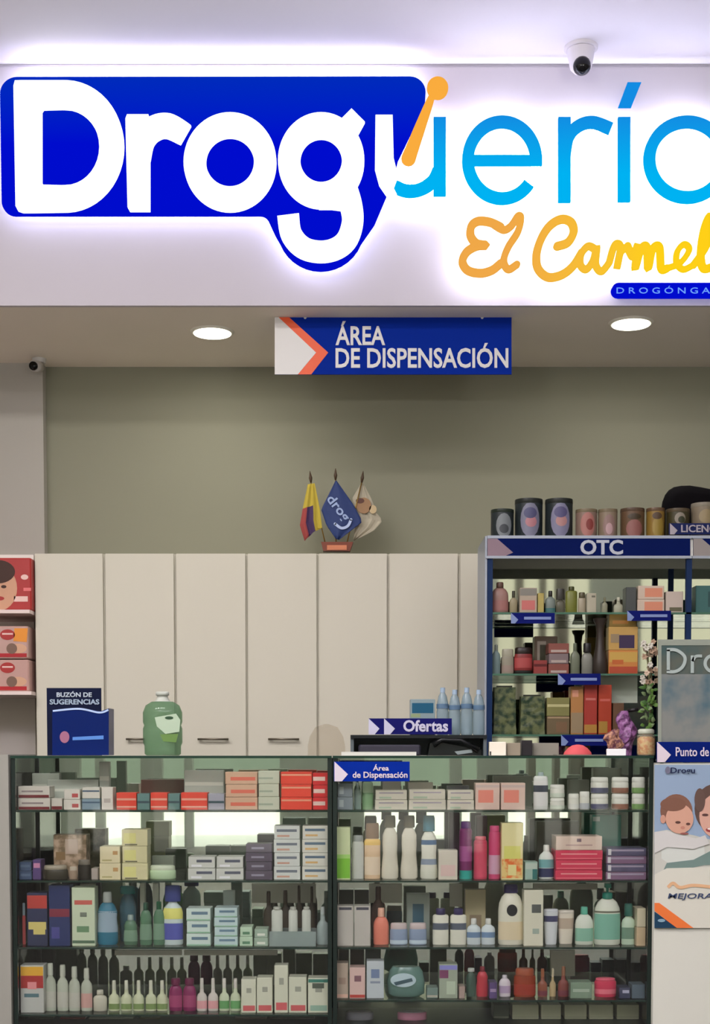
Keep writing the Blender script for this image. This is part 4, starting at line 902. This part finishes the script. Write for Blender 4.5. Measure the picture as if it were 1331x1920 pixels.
for k in range(4):
    x = P(829 + k * 22.5, 1350, 5.27).x; r = .0222; hh = P(665, 1290 + (k % 2) * 4, 5.27).z - rz
    bb = MB().lathe(x, 5.25, rz + .0005, [(r * .85, 0), (r, .006), (r, hh * .5), (r * .92, hh * .56), (r, hh * .62), (r * .7, hh * .82), (r * .36, hh * .9), (r * .36, hh)], wp, seg=18).build('bottle', wpk)
    MB().lathe(x, 5.25, rz + hh * .9, [(r * .42, 0), (r * .42, hh * .1)], mat((150, 170, 190), .4), seg=14).build('cap', bb)
    MB().lathe(x, 5.25, rz + hh * .56, [(r * 1.02, 0), (r * 1.02, hh * .1)], mat((84, 110, 136), .4), seg=18).build('label', bb)
wipes = carton(769, 1311, 816, rz, (112, 128, 132), [(.05, .62, .95, .92, (12, 70, 96)), (0, .5, .4, .6, (120, 134, 100))], 'pale pack with a blue-teal band behind the Ofertas sign', Y=5.24, dep=.08, name='wipes_pack', cat='pack')
# small things at the right part of the counter top
carton(917, 1391, 949, TOP, (214, 206, 190), [(0, 0, .1, .3, (60, 60, 56))], 'small white box on the counter right of the phone', Y=5.16, dep=.05)
carton(950, 1393, 976, TOP, (130, 120, 104), None, 'small taupe box right of the white one', Y=5.18, dep=.05)
carton(978, 1388, 998, TOP, (34, 30, 34), None, 'small black box between the taupe and grey boxes', Y=5.2, dep=.05)
carton(999, 1393, 1048, TOP, (120, 116, 106), None, 'grey low box right of the small black box', Y=5.24, dep=.05)
hx = P(1083, 1400, 5.2).x
ht = MB().lathe(hx, 5.2, TOP + .004, [(.052, 0), (.05, .008), (.036, .024), (.02, .034), (.004, .037)], mat((206, 84, 88), .6), 1, .7, 24)
solo(ht, 'coin_purse', 'small coral-red domed purse on the counter top', 'purse')
solo(MB().box(P(1040, 1410, 5.2).x, P(1135, 1410, 5.2).x, 5.15, 5.26, TOP + .0003, TOP + .0037, mat((110, 108, 96), .6)), 'counter_mat', 'flat grey-brown mat under the coral-red purse', 'mat')
carton(1137, 1404, 1174, TOP, (222, 216, 220), None, 'small white price block on the counter top', Y=5.13, dep=.01, name='price_block', cat='sign')
swm = mix2((74, 36, 72), (150, 100, 150), 55, .35, 1.0); sw2 = mix2((190, 140, 112), (90, 50, 60), 60, .35, 1.0)
sw = thing('sweets_bag', 'crinkled purple bag of sweets on the counter top', 'bag', (P(1166, 1415, 5.24).x, 5.24, TOP))
def crinkle(cx, Y, z0, wx, wy, h, m, seed, n=18, k=12, boxy=False):
    rnd = random.Random(seed); b = MB(); vs = []
    for j in range(k + 1):
        v = j / k; rr = (sin(pi * min(.96, max(.1, v * .9 + .08)))) ** .45
        if boxy: rr = 1 - .05 * v
        for i in range(n):
            a = 2 * pi * i / n; q = 1 + rnd.uniform(-.13, .13)
            if boxy: q = (1 + rnd.uniform(-.03, .03)) / max(abs(cos(a)), abs(sin(a))) ** .85
            vs.append((cx + wx * rr * q * cos(a) + (0 if boxy else .008 * sin(v * 9 + seed)), Y + wy * rr * q * sin(a), z0 + h * v))
    fs_ = [(j * n + i, j * n + (i + 1) % n, (j + 1) * n + (i + 1) % n, (j + 1) * n + i) for j in range(k) for i in range(n)] + [tuple(range(n - 1, -1, -1)), tuple(range(k * n, (k + 1) * n))]
    b.add(vs, fs_, m, False); return b
crinkle(P(1172, 1400, 5.25).x, 5.25, TOP + .0005, .036, .035, .165, swm, 3).build('upper_pouch', sw)
crinkle(P(1150, 1400, 5.2).x, 5.2, TOP + .012, .03, .022, .085, sw2, 5).build('sweets', sw)
MB().tube([(P(1176, 1326, 5.25).x, 5.25, TOP + .166), (P(1196, 1324, 5.25).x, 5.24, TOP + .17)], [.006, .007], mat((20, 14, 18), .3), 10).build('tie', sw)
# cookie jar
cj = thing('cookie_jar', 'clear round jar of orange-brown sweets at the right end of the counter top', 'jar', (P(1211, 1415, 5.2).x, 5.2, TOP))
jx = P(1211, 1390, 5.2).x; jr = .0335; jh = P(665, 1367, 5.2).z - TOP
MB().lathe(jx, 5.2, TOP + .0005, [(jr * .9, 0), (jr, .006), (jr, jh * .72), (jr * .75, jh * .82)], clear_plastic('jar_glass', (230, 225, 210), (200, 190, 170), .22, .08), seg=24).build('glass', cj)
MB().lathe(jx, 5.2, TOP + .004, [(jr * .85, 0), (jr * .93, .006), (jr * .93, jh * .6), (jr * .6, jh * .68)], mix2((196, 120, 50), (230, 190, 130), 90, .5), seg=20).build('sweets', cj)
MB().lathe(jx, 5.2, TOP + jh * .82 + .0005, [(jr * .85, 0), (jr * .9, .003), (jr * .88, jh * .14), (jr * .7, jh * .18)], mat((186, 190, 172), .3), seg=24).build('lid', cj)
# tall flower spray behind the jar
fp = thing('flower_spray', 'tall spray of pale flowers and green leaves between the cabinet and the clear screen', 'plant', (P(1214, 1415, 5.36).x, 5.36, TOP))
rnd = random.Random(11); px0 = P(1214, 1400, 5.36).x
MB().lathe(px0, 5.36, TOP + .0005, [(.02, 0), (.024, .005), (.022, .07), (.017, .085)], mat((92, 84, 62), .5), seg=18).build('vase', fp)
MB().tube([(px0, 5.36, TOP + .02), (px0 + .01, 5.355, TOP + .2), (px0 - .008, 5.36, TOP + .42)], .004, mat((96, 92, 60), .6), 8).tube([(px0, 5.36, TOP + .02), (px0 + .016, 5.37, TOP + .2), (px0 + .01, 5.36, TOP + .36)], .003, mat((96, 92, 60), .6), 8).build('stem', fp)
def leaf(b, c, d, L, Wd, m):
    d = Vector(d).normalized(); s_ = d.cross(Vector((0, -1, .3))).normalized() * Wd; c = Vector(c); up = Vector((0, -.15 * L, 0))
    b.add([c, c + d * L * .35 + s_ + up, c + d * L * .75 + s_ * .7, c + d * L, c + d * L * .75 - s_ * .7, c + d * L * .35 - s_ + up, c + d * L * .5 + up * 2], [(0, 1, 6), (1, 2, 6), (2, 3, 6), (3, 4, 6), (4, 5, 6), (5, 0, 6)], m, True)
lb = MB(); lm = [mat((92, 128, 56), .6), mat((64, 100, 44), .6), mat((120, 140, 96), .6)]
for k in range(46):
    leaf(lb, (px0 + rnd.uniform(-.015, .015), 5.35 + rnd.uniform(-.02, .02), TOP + rnd.uniform(.1, .26)), (rnd.uniform(-1, 1), rnd.uniform(-.6, .2), rnd.uniform(-.3, 1)), rnd.uniform(.02, .034), rnd.uniform(.005, .009), rnd.choice(lm))
lb.build('foliage', fp)
fb = MB(); fm = [mat((206, 182, 160), .6), mat((168, 140, 116), .6), mat((120, 104, 84), .6), mat((196, 190, 176), .6)]
for k in range(26):
    q = (px0 + rnd.uniform(-.03, .03), 5.35 + rnd.uniform(-.02, .015), TOP + rnd.uniform(.27, .43)); m_ = rnd.choice(fm)
    for j in range(6):
        an = j * pi / 3 + k; leaf(fb, q, (cos(an), -.35, sin(an)), rnd.uniform(.01, .016), .005, m_)
fb.build('blossom', fp)

# ------------------------------------------------------------------ open glass cabinet (OTC)
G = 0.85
YO = 5.75; YOB = 6.10
ot = thing('open_glass_cabinet', 'tall blue-framed glass cabinet with OTC header and mirror back', 'display cabinet', (P(1110, 1400, 5.9).x, 5.92, 0))
zt_o = P(665, 1004, YO).z; zh_o = P(665, 1047, YO).z
xL, xM, xR = P(913, 1200, YO).x, P(1291, 1200, YO).x, P(1700, 1200, YO).x
M_blue = mat((16, 40, 78), .5, spec=.15); M_sil = mat((150, 156, 166), .35, .3); M_hd = mat((0, 18, 78), .7, spec=.08)
MB().box(xL, xR, YO, YOB, zt_o - .012, zt_o, M_sil).build('top', ot)
hd = MB().px([(914, 1009), (1294, 1009), (1294, 1042), (914, 1042)], YO - .006, .008, M_hd)
hd.px([(914, 1007), (1297, 1007), (1297, 1009.5), (914, 1009.5)], YO - .008, .01, M_sil).px([(911, 1042), (1297, 1042), (1297, 1047), (911, 1047)], YO - .008, .01, M_sil)
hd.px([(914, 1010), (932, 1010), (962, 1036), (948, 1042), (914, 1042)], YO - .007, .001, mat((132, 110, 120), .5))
hd = hd.build('header_panel', ot); MB().box(xL, xR, YO + .004, YO + .01, zh_o, zt_o - .013, mat((236, 236, 226), .6)).build('header_backing', ot)
MB().text('OTC', (1088, 1012, 1168, 1040), YO - .009, .003, mat((176, 180, 190), .4), .03).build('lettering', hd)
hd2 = MB().px([(1300, 1009), (1700, 1009), (1700, 1042), (1300, 1042)], YO - .006, .008, M_hd)
hd2.px([(1298, 1007), (1700, 1007), (1700, 1009.5), (1298, 1009.5)], YO - .008, .01, M_sil).px([(1298, 1042), (1700, 1042), (1700, 1047), (1298, 1047)], YO - .008, .01, M_sil)
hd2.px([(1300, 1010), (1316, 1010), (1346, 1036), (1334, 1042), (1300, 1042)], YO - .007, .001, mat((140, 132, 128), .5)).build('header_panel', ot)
for x in (xL, xM - .012, xR - .02):
    MB().box(x, x + .022, YO, YO + .022, 0, zh_o, M_blue).build('front_post', ot)
    MB().box(x, x + .022, YOB - .022, YOB, 0, zt_o - .012, M_blue).build('rear_post', ot)
MB().box(xL - .009, xL - .001, YO + .002, YOB, 0, zt_o - .002, M_sil).build('side_panel', ot)
m_mir = bpy.data.materials.new('mirror'); m_mir.use_nodes = True; b_ = m_mir.node_tree.nodes['Principled BSDF']
b_.inputs['Base Color'].default_value = (.54, .57, .51, 1); b_.inputs['Metallic'].default_value = 1; b_.inputs['Roughness'].default_value = .03
MB().box(xL + .022, xR - .02, YOB - .016, YOB - .008, .3, zt_o - .014, m_mir).build('mirror_back', ot)
MB().box(xL + .022, xR - .02, YOB - .03, YOB - .018, P(665, 1068, YOB).z, zt_o - .014, mat((196, 198, 182), .6)).build('valance', ot)
OZ = []
for py in (1148, 1263, 1377):
    zz = P(665, py, YO).z; OZ.append(zz)
    MB().box(xL + .023, xR - .02, YO + .024, YOB - .024, zz - .007, zz, M_shelf).box(xL + .023, xR - .02, YO + .0, YO + .003, zz - .0075, zz, mat((66, 104, 84), .3)).build('shelf', ot)
MB().box(xL + .023, xR, YO + .024, YOB - .024, .0, .3, M_blue).build('plinth', ot)
O1, O2, O3 = OZ; YP = YO + .05
# cans on top
def can(x0, top, x1, c, lid, front, lab, Y=YO + .05, z=None, cat='can'):
    a, c_ = P(x0, top, Y), P(x1, top, Y); r = (c_.x - a.x) / 2 - .0008; cx = (a.x + c_.x) / 2; z0 = (zt_o if z is None else z) + .0005; h = a.z - z0
    t = thing('milk_powder_can', lab, cat, (cx, Y + r, z0))
    MB().lathe(cx, Y + r, z0, [(r * .97, 0), (r, .003), (r, h * .88)], pm(c), seg=28).build('body', t)
    MB().lathe(cx, Y + r, z0 + h * .88, [(r * 1.0, 0), (r * 1.02, .002), (r * 1.0, h * .12)], pm(lid), seg=28).build('lid', t)
    for j, (u, v, ru, rv, cc) in enumerate(front):
        # curved printed oval
        n = 16; k = 5; vs = [];rr = r + .0005 + .0004 * j
        for i in range(k + 1):
            for s in range(n):
                an = 2 * pi * s / n; uu = u + ru * (i / k) * cos(an); vv = v + rv * (i / k) * sin(an)
                ph = -pi / 2 + uu * 1.2; vs.append((cx + rr * cos(ph), Y + r + rr * sin(ph), z0 + h * min(.87, max(.01, vv))))
        fs_ = [(i * n + s, i * n + (s + 1) % n, (i + 1) * n + (s + 1) % n, (i + 1) * n + s) for i in range(k) for s in range(n)]
        b = MB(); b.add(vs, fs_, pm(cc), True); b.build('label' if j == 0 else 'label_spot', t)
    return t
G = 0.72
dk = (44, 52, 54)
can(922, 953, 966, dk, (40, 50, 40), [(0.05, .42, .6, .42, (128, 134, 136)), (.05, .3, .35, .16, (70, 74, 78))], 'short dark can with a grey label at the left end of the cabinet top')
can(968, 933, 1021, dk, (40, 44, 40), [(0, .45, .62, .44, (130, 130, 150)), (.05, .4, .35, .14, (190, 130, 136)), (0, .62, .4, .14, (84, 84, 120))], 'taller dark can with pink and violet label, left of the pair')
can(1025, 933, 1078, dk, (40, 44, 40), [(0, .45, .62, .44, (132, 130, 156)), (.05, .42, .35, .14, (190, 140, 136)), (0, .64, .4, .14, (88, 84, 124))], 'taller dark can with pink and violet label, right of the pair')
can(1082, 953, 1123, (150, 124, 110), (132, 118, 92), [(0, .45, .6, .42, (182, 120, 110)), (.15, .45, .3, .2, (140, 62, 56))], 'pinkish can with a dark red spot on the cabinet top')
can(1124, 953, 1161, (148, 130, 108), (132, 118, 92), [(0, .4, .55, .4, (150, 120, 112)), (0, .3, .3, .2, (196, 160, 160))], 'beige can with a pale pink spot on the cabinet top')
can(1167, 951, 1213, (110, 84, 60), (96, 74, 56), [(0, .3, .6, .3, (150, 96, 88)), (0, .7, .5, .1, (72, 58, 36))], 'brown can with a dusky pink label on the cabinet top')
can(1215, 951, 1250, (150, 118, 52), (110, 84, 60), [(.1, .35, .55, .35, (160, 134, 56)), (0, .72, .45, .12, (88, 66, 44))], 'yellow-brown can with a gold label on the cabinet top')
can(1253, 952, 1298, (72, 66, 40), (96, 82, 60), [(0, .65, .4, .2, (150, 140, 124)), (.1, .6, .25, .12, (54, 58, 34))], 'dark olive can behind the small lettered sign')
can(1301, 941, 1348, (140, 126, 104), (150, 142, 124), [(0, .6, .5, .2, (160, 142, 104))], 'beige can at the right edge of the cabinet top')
bgm = mat((12, 10, 12), .9, spec=.05)
bp = [(1247, 965), (1246, 950), (1248, 936), (1253, 923), (1260, 914), (1270, 908), (1284, 905.5), (1300, 905), (1320, 908), (1340, 912), (1370, 918), (1400, 925), (1420, 965)]
Yb = YO + .2; q = [P(a, b, Yb) for a, b in bp]
bb = MB(); rings = []
for k, sc_ in ((0, .82), (.25, .96), (.5, 1), (.75, .96), (1, .82)):
    cxm = sum(p.x for p in q) / len(q); rings.append([(cxm + (p.x - cxm) * sc_, Yb + .13 * k, zt_o + .0005 + (p.z - zt_o) * sc_) for p in q] )
for r_ in rings:
    r_[0] = (r_[0][0], r_[0][1], zt_o + .0005); r_[-1] = (r_[-1][0], r_[-1][1], zt_o + .0005)
n = len(q); vs = sum(rings, []); fs_ = [(j * n + i, j * n + (i + 1) % n, (j + 1) * n + (i + 1) % n, (j + 1) * n + i) for j in range(4) for i in range(n)] + [tuple(range(n - 1, -1, -1)), tuple(range(4 * n, 5 * n))]
bb.add(vs, fs_, bgm, True); solo(bb, 'black_bag', 'rounded black bag on the cabinet top behind the cans', 'bag')
arrow_sign('small_header_sign', 'small dark blue sign with grey capitals standing on the cabinet top', 1254, 981, 1400, 1002, YO + .02, [1256], [('LICENCIA', (1277, 984, 1362, 998))], th=.004, orange=False, navy=mat((30, 38, 80), .7, spec=.08), grey=mat((160, 152, 158), .4))
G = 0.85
# price strips
def strip(x0, y0, x1, y1, lab, txt=None):
    arrow_sign('price_strip', lab, x0, y0, x1, y1, YO - .012, [x0], [], th=.004, orange=False, navy=mat((12, 22, 96), .7, spec=.08), grey=mat((120, 136, 180), .4), bold=.0, group='blue shelf strips of the glass cabinet', bars=True)
strip(958, 1149, 1040, 1169, 'blue shelf strip under the upper shelf, left half of the glass cabinet', 'Cuidado')
strip(1176, 1145, 1258, 1164, 'blue shelf strip under the orange and white cartons', 'Vitaminas')
strip(1046, 1263, 1126, 1284, 'blue shelf strip above the red-orange cartons', 'Nutrici')
strip(1052, 1378, 1138, 1398, 'blue shelf strip above the coral-red purse', 'Salud')
# upper shelf
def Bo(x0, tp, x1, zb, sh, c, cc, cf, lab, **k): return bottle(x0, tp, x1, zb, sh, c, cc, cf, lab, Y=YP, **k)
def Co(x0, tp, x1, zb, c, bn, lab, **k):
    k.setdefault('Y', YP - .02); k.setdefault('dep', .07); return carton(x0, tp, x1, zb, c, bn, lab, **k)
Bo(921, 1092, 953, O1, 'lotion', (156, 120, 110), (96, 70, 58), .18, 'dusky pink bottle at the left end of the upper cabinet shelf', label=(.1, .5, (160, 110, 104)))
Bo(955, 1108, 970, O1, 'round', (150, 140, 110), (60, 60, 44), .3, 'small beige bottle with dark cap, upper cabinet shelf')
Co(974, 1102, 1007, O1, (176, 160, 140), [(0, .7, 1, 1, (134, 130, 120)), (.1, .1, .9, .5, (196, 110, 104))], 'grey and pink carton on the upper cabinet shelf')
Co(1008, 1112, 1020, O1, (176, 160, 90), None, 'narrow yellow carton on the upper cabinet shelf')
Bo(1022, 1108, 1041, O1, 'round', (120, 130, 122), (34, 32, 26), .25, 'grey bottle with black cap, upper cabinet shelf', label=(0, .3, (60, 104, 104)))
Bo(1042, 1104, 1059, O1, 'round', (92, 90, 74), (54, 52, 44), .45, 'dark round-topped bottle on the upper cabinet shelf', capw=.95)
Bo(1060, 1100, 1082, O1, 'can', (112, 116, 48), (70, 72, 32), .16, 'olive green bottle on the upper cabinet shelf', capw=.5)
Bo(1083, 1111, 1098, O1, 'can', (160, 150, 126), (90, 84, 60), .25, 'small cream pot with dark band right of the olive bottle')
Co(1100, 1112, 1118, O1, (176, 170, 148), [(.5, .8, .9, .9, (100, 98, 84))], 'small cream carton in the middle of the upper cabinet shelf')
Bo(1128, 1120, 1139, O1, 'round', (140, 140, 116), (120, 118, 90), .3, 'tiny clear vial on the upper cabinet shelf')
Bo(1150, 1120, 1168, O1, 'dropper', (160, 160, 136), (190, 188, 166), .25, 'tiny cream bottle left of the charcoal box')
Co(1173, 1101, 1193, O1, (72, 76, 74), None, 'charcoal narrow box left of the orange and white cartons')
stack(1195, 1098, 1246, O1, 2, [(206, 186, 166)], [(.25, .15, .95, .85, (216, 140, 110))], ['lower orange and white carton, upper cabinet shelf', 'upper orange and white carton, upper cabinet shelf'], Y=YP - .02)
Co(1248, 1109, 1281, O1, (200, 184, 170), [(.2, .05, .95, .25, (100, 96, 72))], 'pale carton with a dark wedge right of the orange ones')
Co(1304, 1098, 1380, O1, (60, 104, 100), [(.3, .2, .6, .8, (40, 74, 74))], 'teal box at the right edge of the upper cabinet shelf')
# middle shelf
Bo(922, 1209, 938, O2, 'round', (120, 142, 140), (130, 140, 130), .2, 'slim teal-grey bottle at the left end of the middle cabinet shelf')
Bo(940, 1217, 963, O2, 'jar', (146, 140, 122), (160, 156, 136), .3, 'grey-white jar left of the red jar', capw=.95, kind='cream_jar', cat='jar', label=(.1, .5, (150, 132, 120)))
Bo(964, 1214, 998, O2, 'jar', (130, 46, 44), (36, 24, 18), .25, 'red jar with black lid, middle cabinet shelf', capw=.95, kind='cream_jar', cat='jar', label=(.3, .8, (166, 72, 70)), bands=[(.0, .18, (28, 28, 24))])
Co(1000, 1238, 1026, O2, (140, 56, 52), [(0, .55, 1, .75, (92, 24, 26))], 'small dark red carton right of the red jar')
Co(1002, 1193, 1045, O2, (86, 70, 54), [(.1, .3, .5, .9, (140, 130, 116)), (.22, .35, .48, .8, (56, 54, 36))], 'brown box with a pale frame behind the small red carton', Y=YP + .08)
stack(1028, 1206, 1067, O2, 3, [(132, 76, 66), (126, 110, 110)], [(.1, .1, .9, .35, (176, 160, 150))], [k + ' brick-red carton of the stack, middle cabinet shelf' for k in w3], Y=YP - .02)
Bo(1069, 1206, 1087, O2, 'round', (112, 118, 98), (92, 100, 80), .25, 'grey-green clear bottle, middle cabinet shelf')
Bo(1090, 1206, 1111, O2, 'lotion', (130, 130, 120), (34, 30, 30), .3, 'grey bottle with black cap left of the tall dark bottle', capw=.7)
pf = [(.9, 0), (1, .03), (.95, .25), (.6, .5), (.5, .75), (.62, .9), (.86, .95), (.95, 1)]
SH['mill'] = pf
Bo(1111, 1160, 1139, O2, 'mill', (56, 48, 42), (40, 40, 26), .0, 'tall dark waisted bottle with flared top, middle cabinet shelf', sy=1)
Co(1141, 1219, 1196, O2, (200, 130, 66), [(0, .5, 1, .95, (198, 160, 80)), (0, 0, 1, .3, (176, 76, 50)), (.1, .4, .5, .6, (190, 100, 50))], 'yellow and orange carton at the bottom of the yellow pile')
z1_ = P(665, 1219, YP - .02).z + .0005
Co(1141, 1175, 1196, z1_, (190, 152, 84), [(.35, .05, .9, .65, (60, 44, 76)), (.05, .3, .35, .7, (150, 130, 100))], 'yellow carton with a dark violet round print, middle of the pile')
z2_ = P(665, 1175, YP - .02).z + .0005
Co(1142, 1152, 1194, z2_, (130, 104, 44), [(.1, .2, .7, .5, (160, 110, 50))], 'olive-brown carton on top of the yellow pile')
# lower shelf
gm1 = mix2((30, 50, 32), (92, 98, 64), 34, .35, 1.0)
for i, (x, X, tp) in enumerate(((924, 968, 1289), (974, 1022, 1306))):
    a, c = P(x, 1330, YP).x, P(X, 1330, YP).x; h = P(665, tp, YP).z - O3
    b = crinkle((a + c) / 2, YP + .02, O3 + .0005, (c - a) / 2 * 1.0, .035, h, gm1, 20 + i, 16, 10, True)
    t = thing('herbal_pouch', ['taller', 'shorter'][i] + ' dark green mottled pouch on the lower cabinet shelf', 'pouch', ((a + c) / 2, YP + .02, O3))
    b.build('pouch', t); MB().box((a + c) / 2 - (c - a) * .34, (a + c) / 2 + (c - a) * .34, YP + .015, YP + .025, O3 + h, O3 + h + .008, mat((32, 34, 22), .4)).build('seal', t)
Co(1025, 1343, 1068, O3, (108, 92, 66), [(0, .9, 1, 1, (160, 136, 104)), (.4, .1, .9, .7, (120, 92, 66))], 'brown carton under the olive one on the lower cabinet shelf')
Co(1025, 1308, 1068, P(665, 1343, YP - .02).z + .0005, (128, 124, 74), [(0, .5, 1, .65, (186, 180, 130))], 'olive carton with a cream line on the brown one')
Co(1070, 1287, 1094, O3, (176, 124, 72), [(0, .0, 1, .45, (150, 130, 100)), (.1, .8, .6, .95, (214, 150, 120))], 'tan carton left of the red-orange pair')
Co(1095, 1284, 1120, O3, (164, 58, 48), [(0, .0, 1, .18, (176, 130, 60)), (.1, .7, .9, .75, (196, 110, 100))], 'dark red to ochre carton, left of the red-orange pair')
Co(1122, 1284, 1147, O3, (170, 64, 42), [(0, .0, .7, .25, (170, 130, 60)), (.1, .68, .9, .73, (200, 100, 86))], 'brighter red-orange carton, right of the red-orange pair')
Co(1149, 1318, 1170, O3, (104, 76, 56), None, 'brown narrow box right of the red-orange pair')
solo(MB().px([(1124, 1267), (1195, 1267), (1195, 1318), (1124, 1318)], YP + .12, .002, mat((206, 216, 196), .6)), 'paper_card', 'large blank pale green paper in the lower part of the glass cabinet', 'card')

# ------------------------------------------------------------------ right desk, clear screen, poster
YD = 5.06
M_desk = mat((206, 206, 194), .5)
xd = P(1227, 1700, YD).x
bxd = MB().box(xd, 2.6, YD + .01, YD + .5, 0, P(665, 1432, YD).z, M_desk)
solo(bxd, 'service_desk', 'cream service desk at the right edge with posters on its front', 'desk')
sc_t = thing('acrylic_screen', 'grey framed clear screen with white Dro lettering above the desk', 'screen', tuple(P(1290, 1390, YD + .03)))
gfr = mat((140, 146, 134), .4)
zb0 = P(665, 1432, YD).z
MB().px([(1234, 1199), (1600, 1199), (1600, 1210), (1240, 1210), (1240, 1392), (1234, 1392)], YD + .025, .008, gfr).build('frame', sc_t)
scm = mix2((120, 122, 118), (62, 92, 104), 5, .25, 1.1, 4, (.45, .62))
MB().px([(1240, 1264), (1600, 1264), (1600, 1392), (1240, 1392)], YD + .027, .005, scm).build('lower_panel', sc_t)
MB().px([(1240, 1210), (1600, 1210), (1600, 1264), (1240, 1264)], YD + .027, .005, mix2((64, 84, 84), (88, 92, 84), 8, .2, 1.0)).build('header_panel', sc_t)
lw = mat((160, 172, 168), .4)
lt = MB().stroke([(1253, 1218), (1253, 1258)], 6, YD + .022, .003, lw, caps=False, smooth=False).stroke([(1250, 1218), (1268, 1219), (1282, 1229), (1284, 1240), (1278, 1252), (1266, 1259), (1250, 1259)], 6, YD + .022, .003, lw, caps=False)
lt.stroke([(1298, 1229), (1298, 1262)], 6, YD + .022, .003, lw, caps=False, smooth=False).stroke([(1298, 1240), (1304, 1231), (1316, 1230)], 5.5, YD + .022, .003, lw, caps=False)
lt.ring(1337, 1244, 18, 18, 12, 12, YD + .022, .003, lw, 40).build('lettering', sc_t)
MB().px([(1238, 1392), (1244, 1392), (1244, 1434), (1238, 1434)], YD + .03, .01, gfr).build('foot', sc_t)
arrow_sign('desk_sign', 'blue sign beginning Punto de above the family poster', 1231, 1391, 1560, 1429, YD + .004, [1232], [('Punto de', (1267, 1401, 1329, 1418))], th=.005, orange=False, navy=mat((2, 26, 104), .7, spec=.08), grey=mat((214, 200, 210), .4), bold=.01)
# poster
ps = thing('poster', 'poster of a smiling woman and child above the word MEJORA on the desk front', 'poster', tuple(P(1290, 1740, YD)))
def L(k): return YD + .004 - k * .0008
pb = MB().px([(1227, 1434), (1560, 1434), (1560, 1740), (1227, 1740)], L(0), .004, mat((140, 160, 184), .5))
def pe(cx, cy, rx, ry, k, c, **kw): pb.pell(cx, cy, rx, ry, L(k), .0008, mat(c, .5), **kw)
def pp(pts, k, c): pb.px(pts, L(k), .0008, mat(c, .5))
pp([(1227, 1560), (1250, 1556), (1300, 1566), (1335, 1575), (1400, 1540), (1560, 1540), (1560, 1740), (1227, 1740)], 1, (190, 190, 180))
pp([(1240, 1580), (1275, 1570), (1320, 1580), (1322, 1620), (1270, 1630), (1240, 1610)], 2, (200, 204, 196))
pp([(1250, 1618), (1300, 1612), (1331, 1596), (1420, 1580), (1420, 1620), (1320, 1622), (1240, 1640)], 3, (112, 134, 128))
pp([(1227, 1640), (1250, 1628), (1560, 1620), (1560, 1740), (1227, 1740)], 4, (206, 204, 190))
# woman (head partly cut by the frame)
pe(1340, 1516, 38, 46, 2, (92, 70, 62)); pe(1345, 1530, 34, 42, 3, (206, 160, 142)); pe(1322, 1528, 6, 2.5, 4, (84, 56, 52)); pe(1358, 1528, 6, 2.5, 4, (84, 56, 52)); pe(1336, 1556, 13, 5, 4, (150, 62, 62)); pe(1336, 1554, 10, 2.4, 5, (230, 220, 214)); pe(1338, 1542, 4, 3, 4, (186, 130, 114))
pe(1312, 1500, 10, 22, 5, (96, 74, 66))
# child
pe(1268, 1520, 30, 31, 4, (126, 88, 72)); pe(1274, 1535, 26, 28, 5, (204, 156, 134)); pe(1243, 1536, 5, 8, 5, (196, 146, 126)); pe(1271, 1542, 5, 2.5, 6, (92, 60, 52)); pe(1290, 1545, 4, 2.5, 6, (92, 60, 52)); pe(1280, 1552, 4, 3, 6, (190, 130, 112)); pe(1283, 1563, 8, 2, 6, (150, 92, 84)); pe(1262, 1508, 24, 13, 6, (122, 84, 68))
pp([(1227, 1560), (1250, 1558), (1275, 1566), (1305, 1572), (1322, 1566), (1330, 1582), (1300, 1592), (1250, 1588), (1227, 1600)], 7, (200, 198, 194))
pp([(1227, 1693), (1236, 1693), (1300, 1740), (1268, 1740), (1227, 1708)], 6, (226, 116, 56)); pp([(1227, 1709), (1269, 1740), (1227, 1740)], 6, (22, 58, 84))
pe(1240, 1726, 7, 3, 7, (130, 160, 176))
pb.stroke([(1252, 1664), (1262, 1656), (1275, 1664), (1300, 1660), (1340, 1664)], 6, L(7), .0008, mat((214, 170, 130), .5), caps=False)
pb.build('print', ps)
MB().text('Drogu', (1257, 1439, 1303, 1453), L(8), .001, mat((20, 32, 70), .5), .02).pell(1252, 1444, 5, 7, L(8), .0008, mat((110, 110, 130), .5), 14).text('MEJORA', (1252, 1675, 1336, 1688), L(8), .001, mat((58, 72, 104), .5), .012, shear=.15).build('lettering', ps)
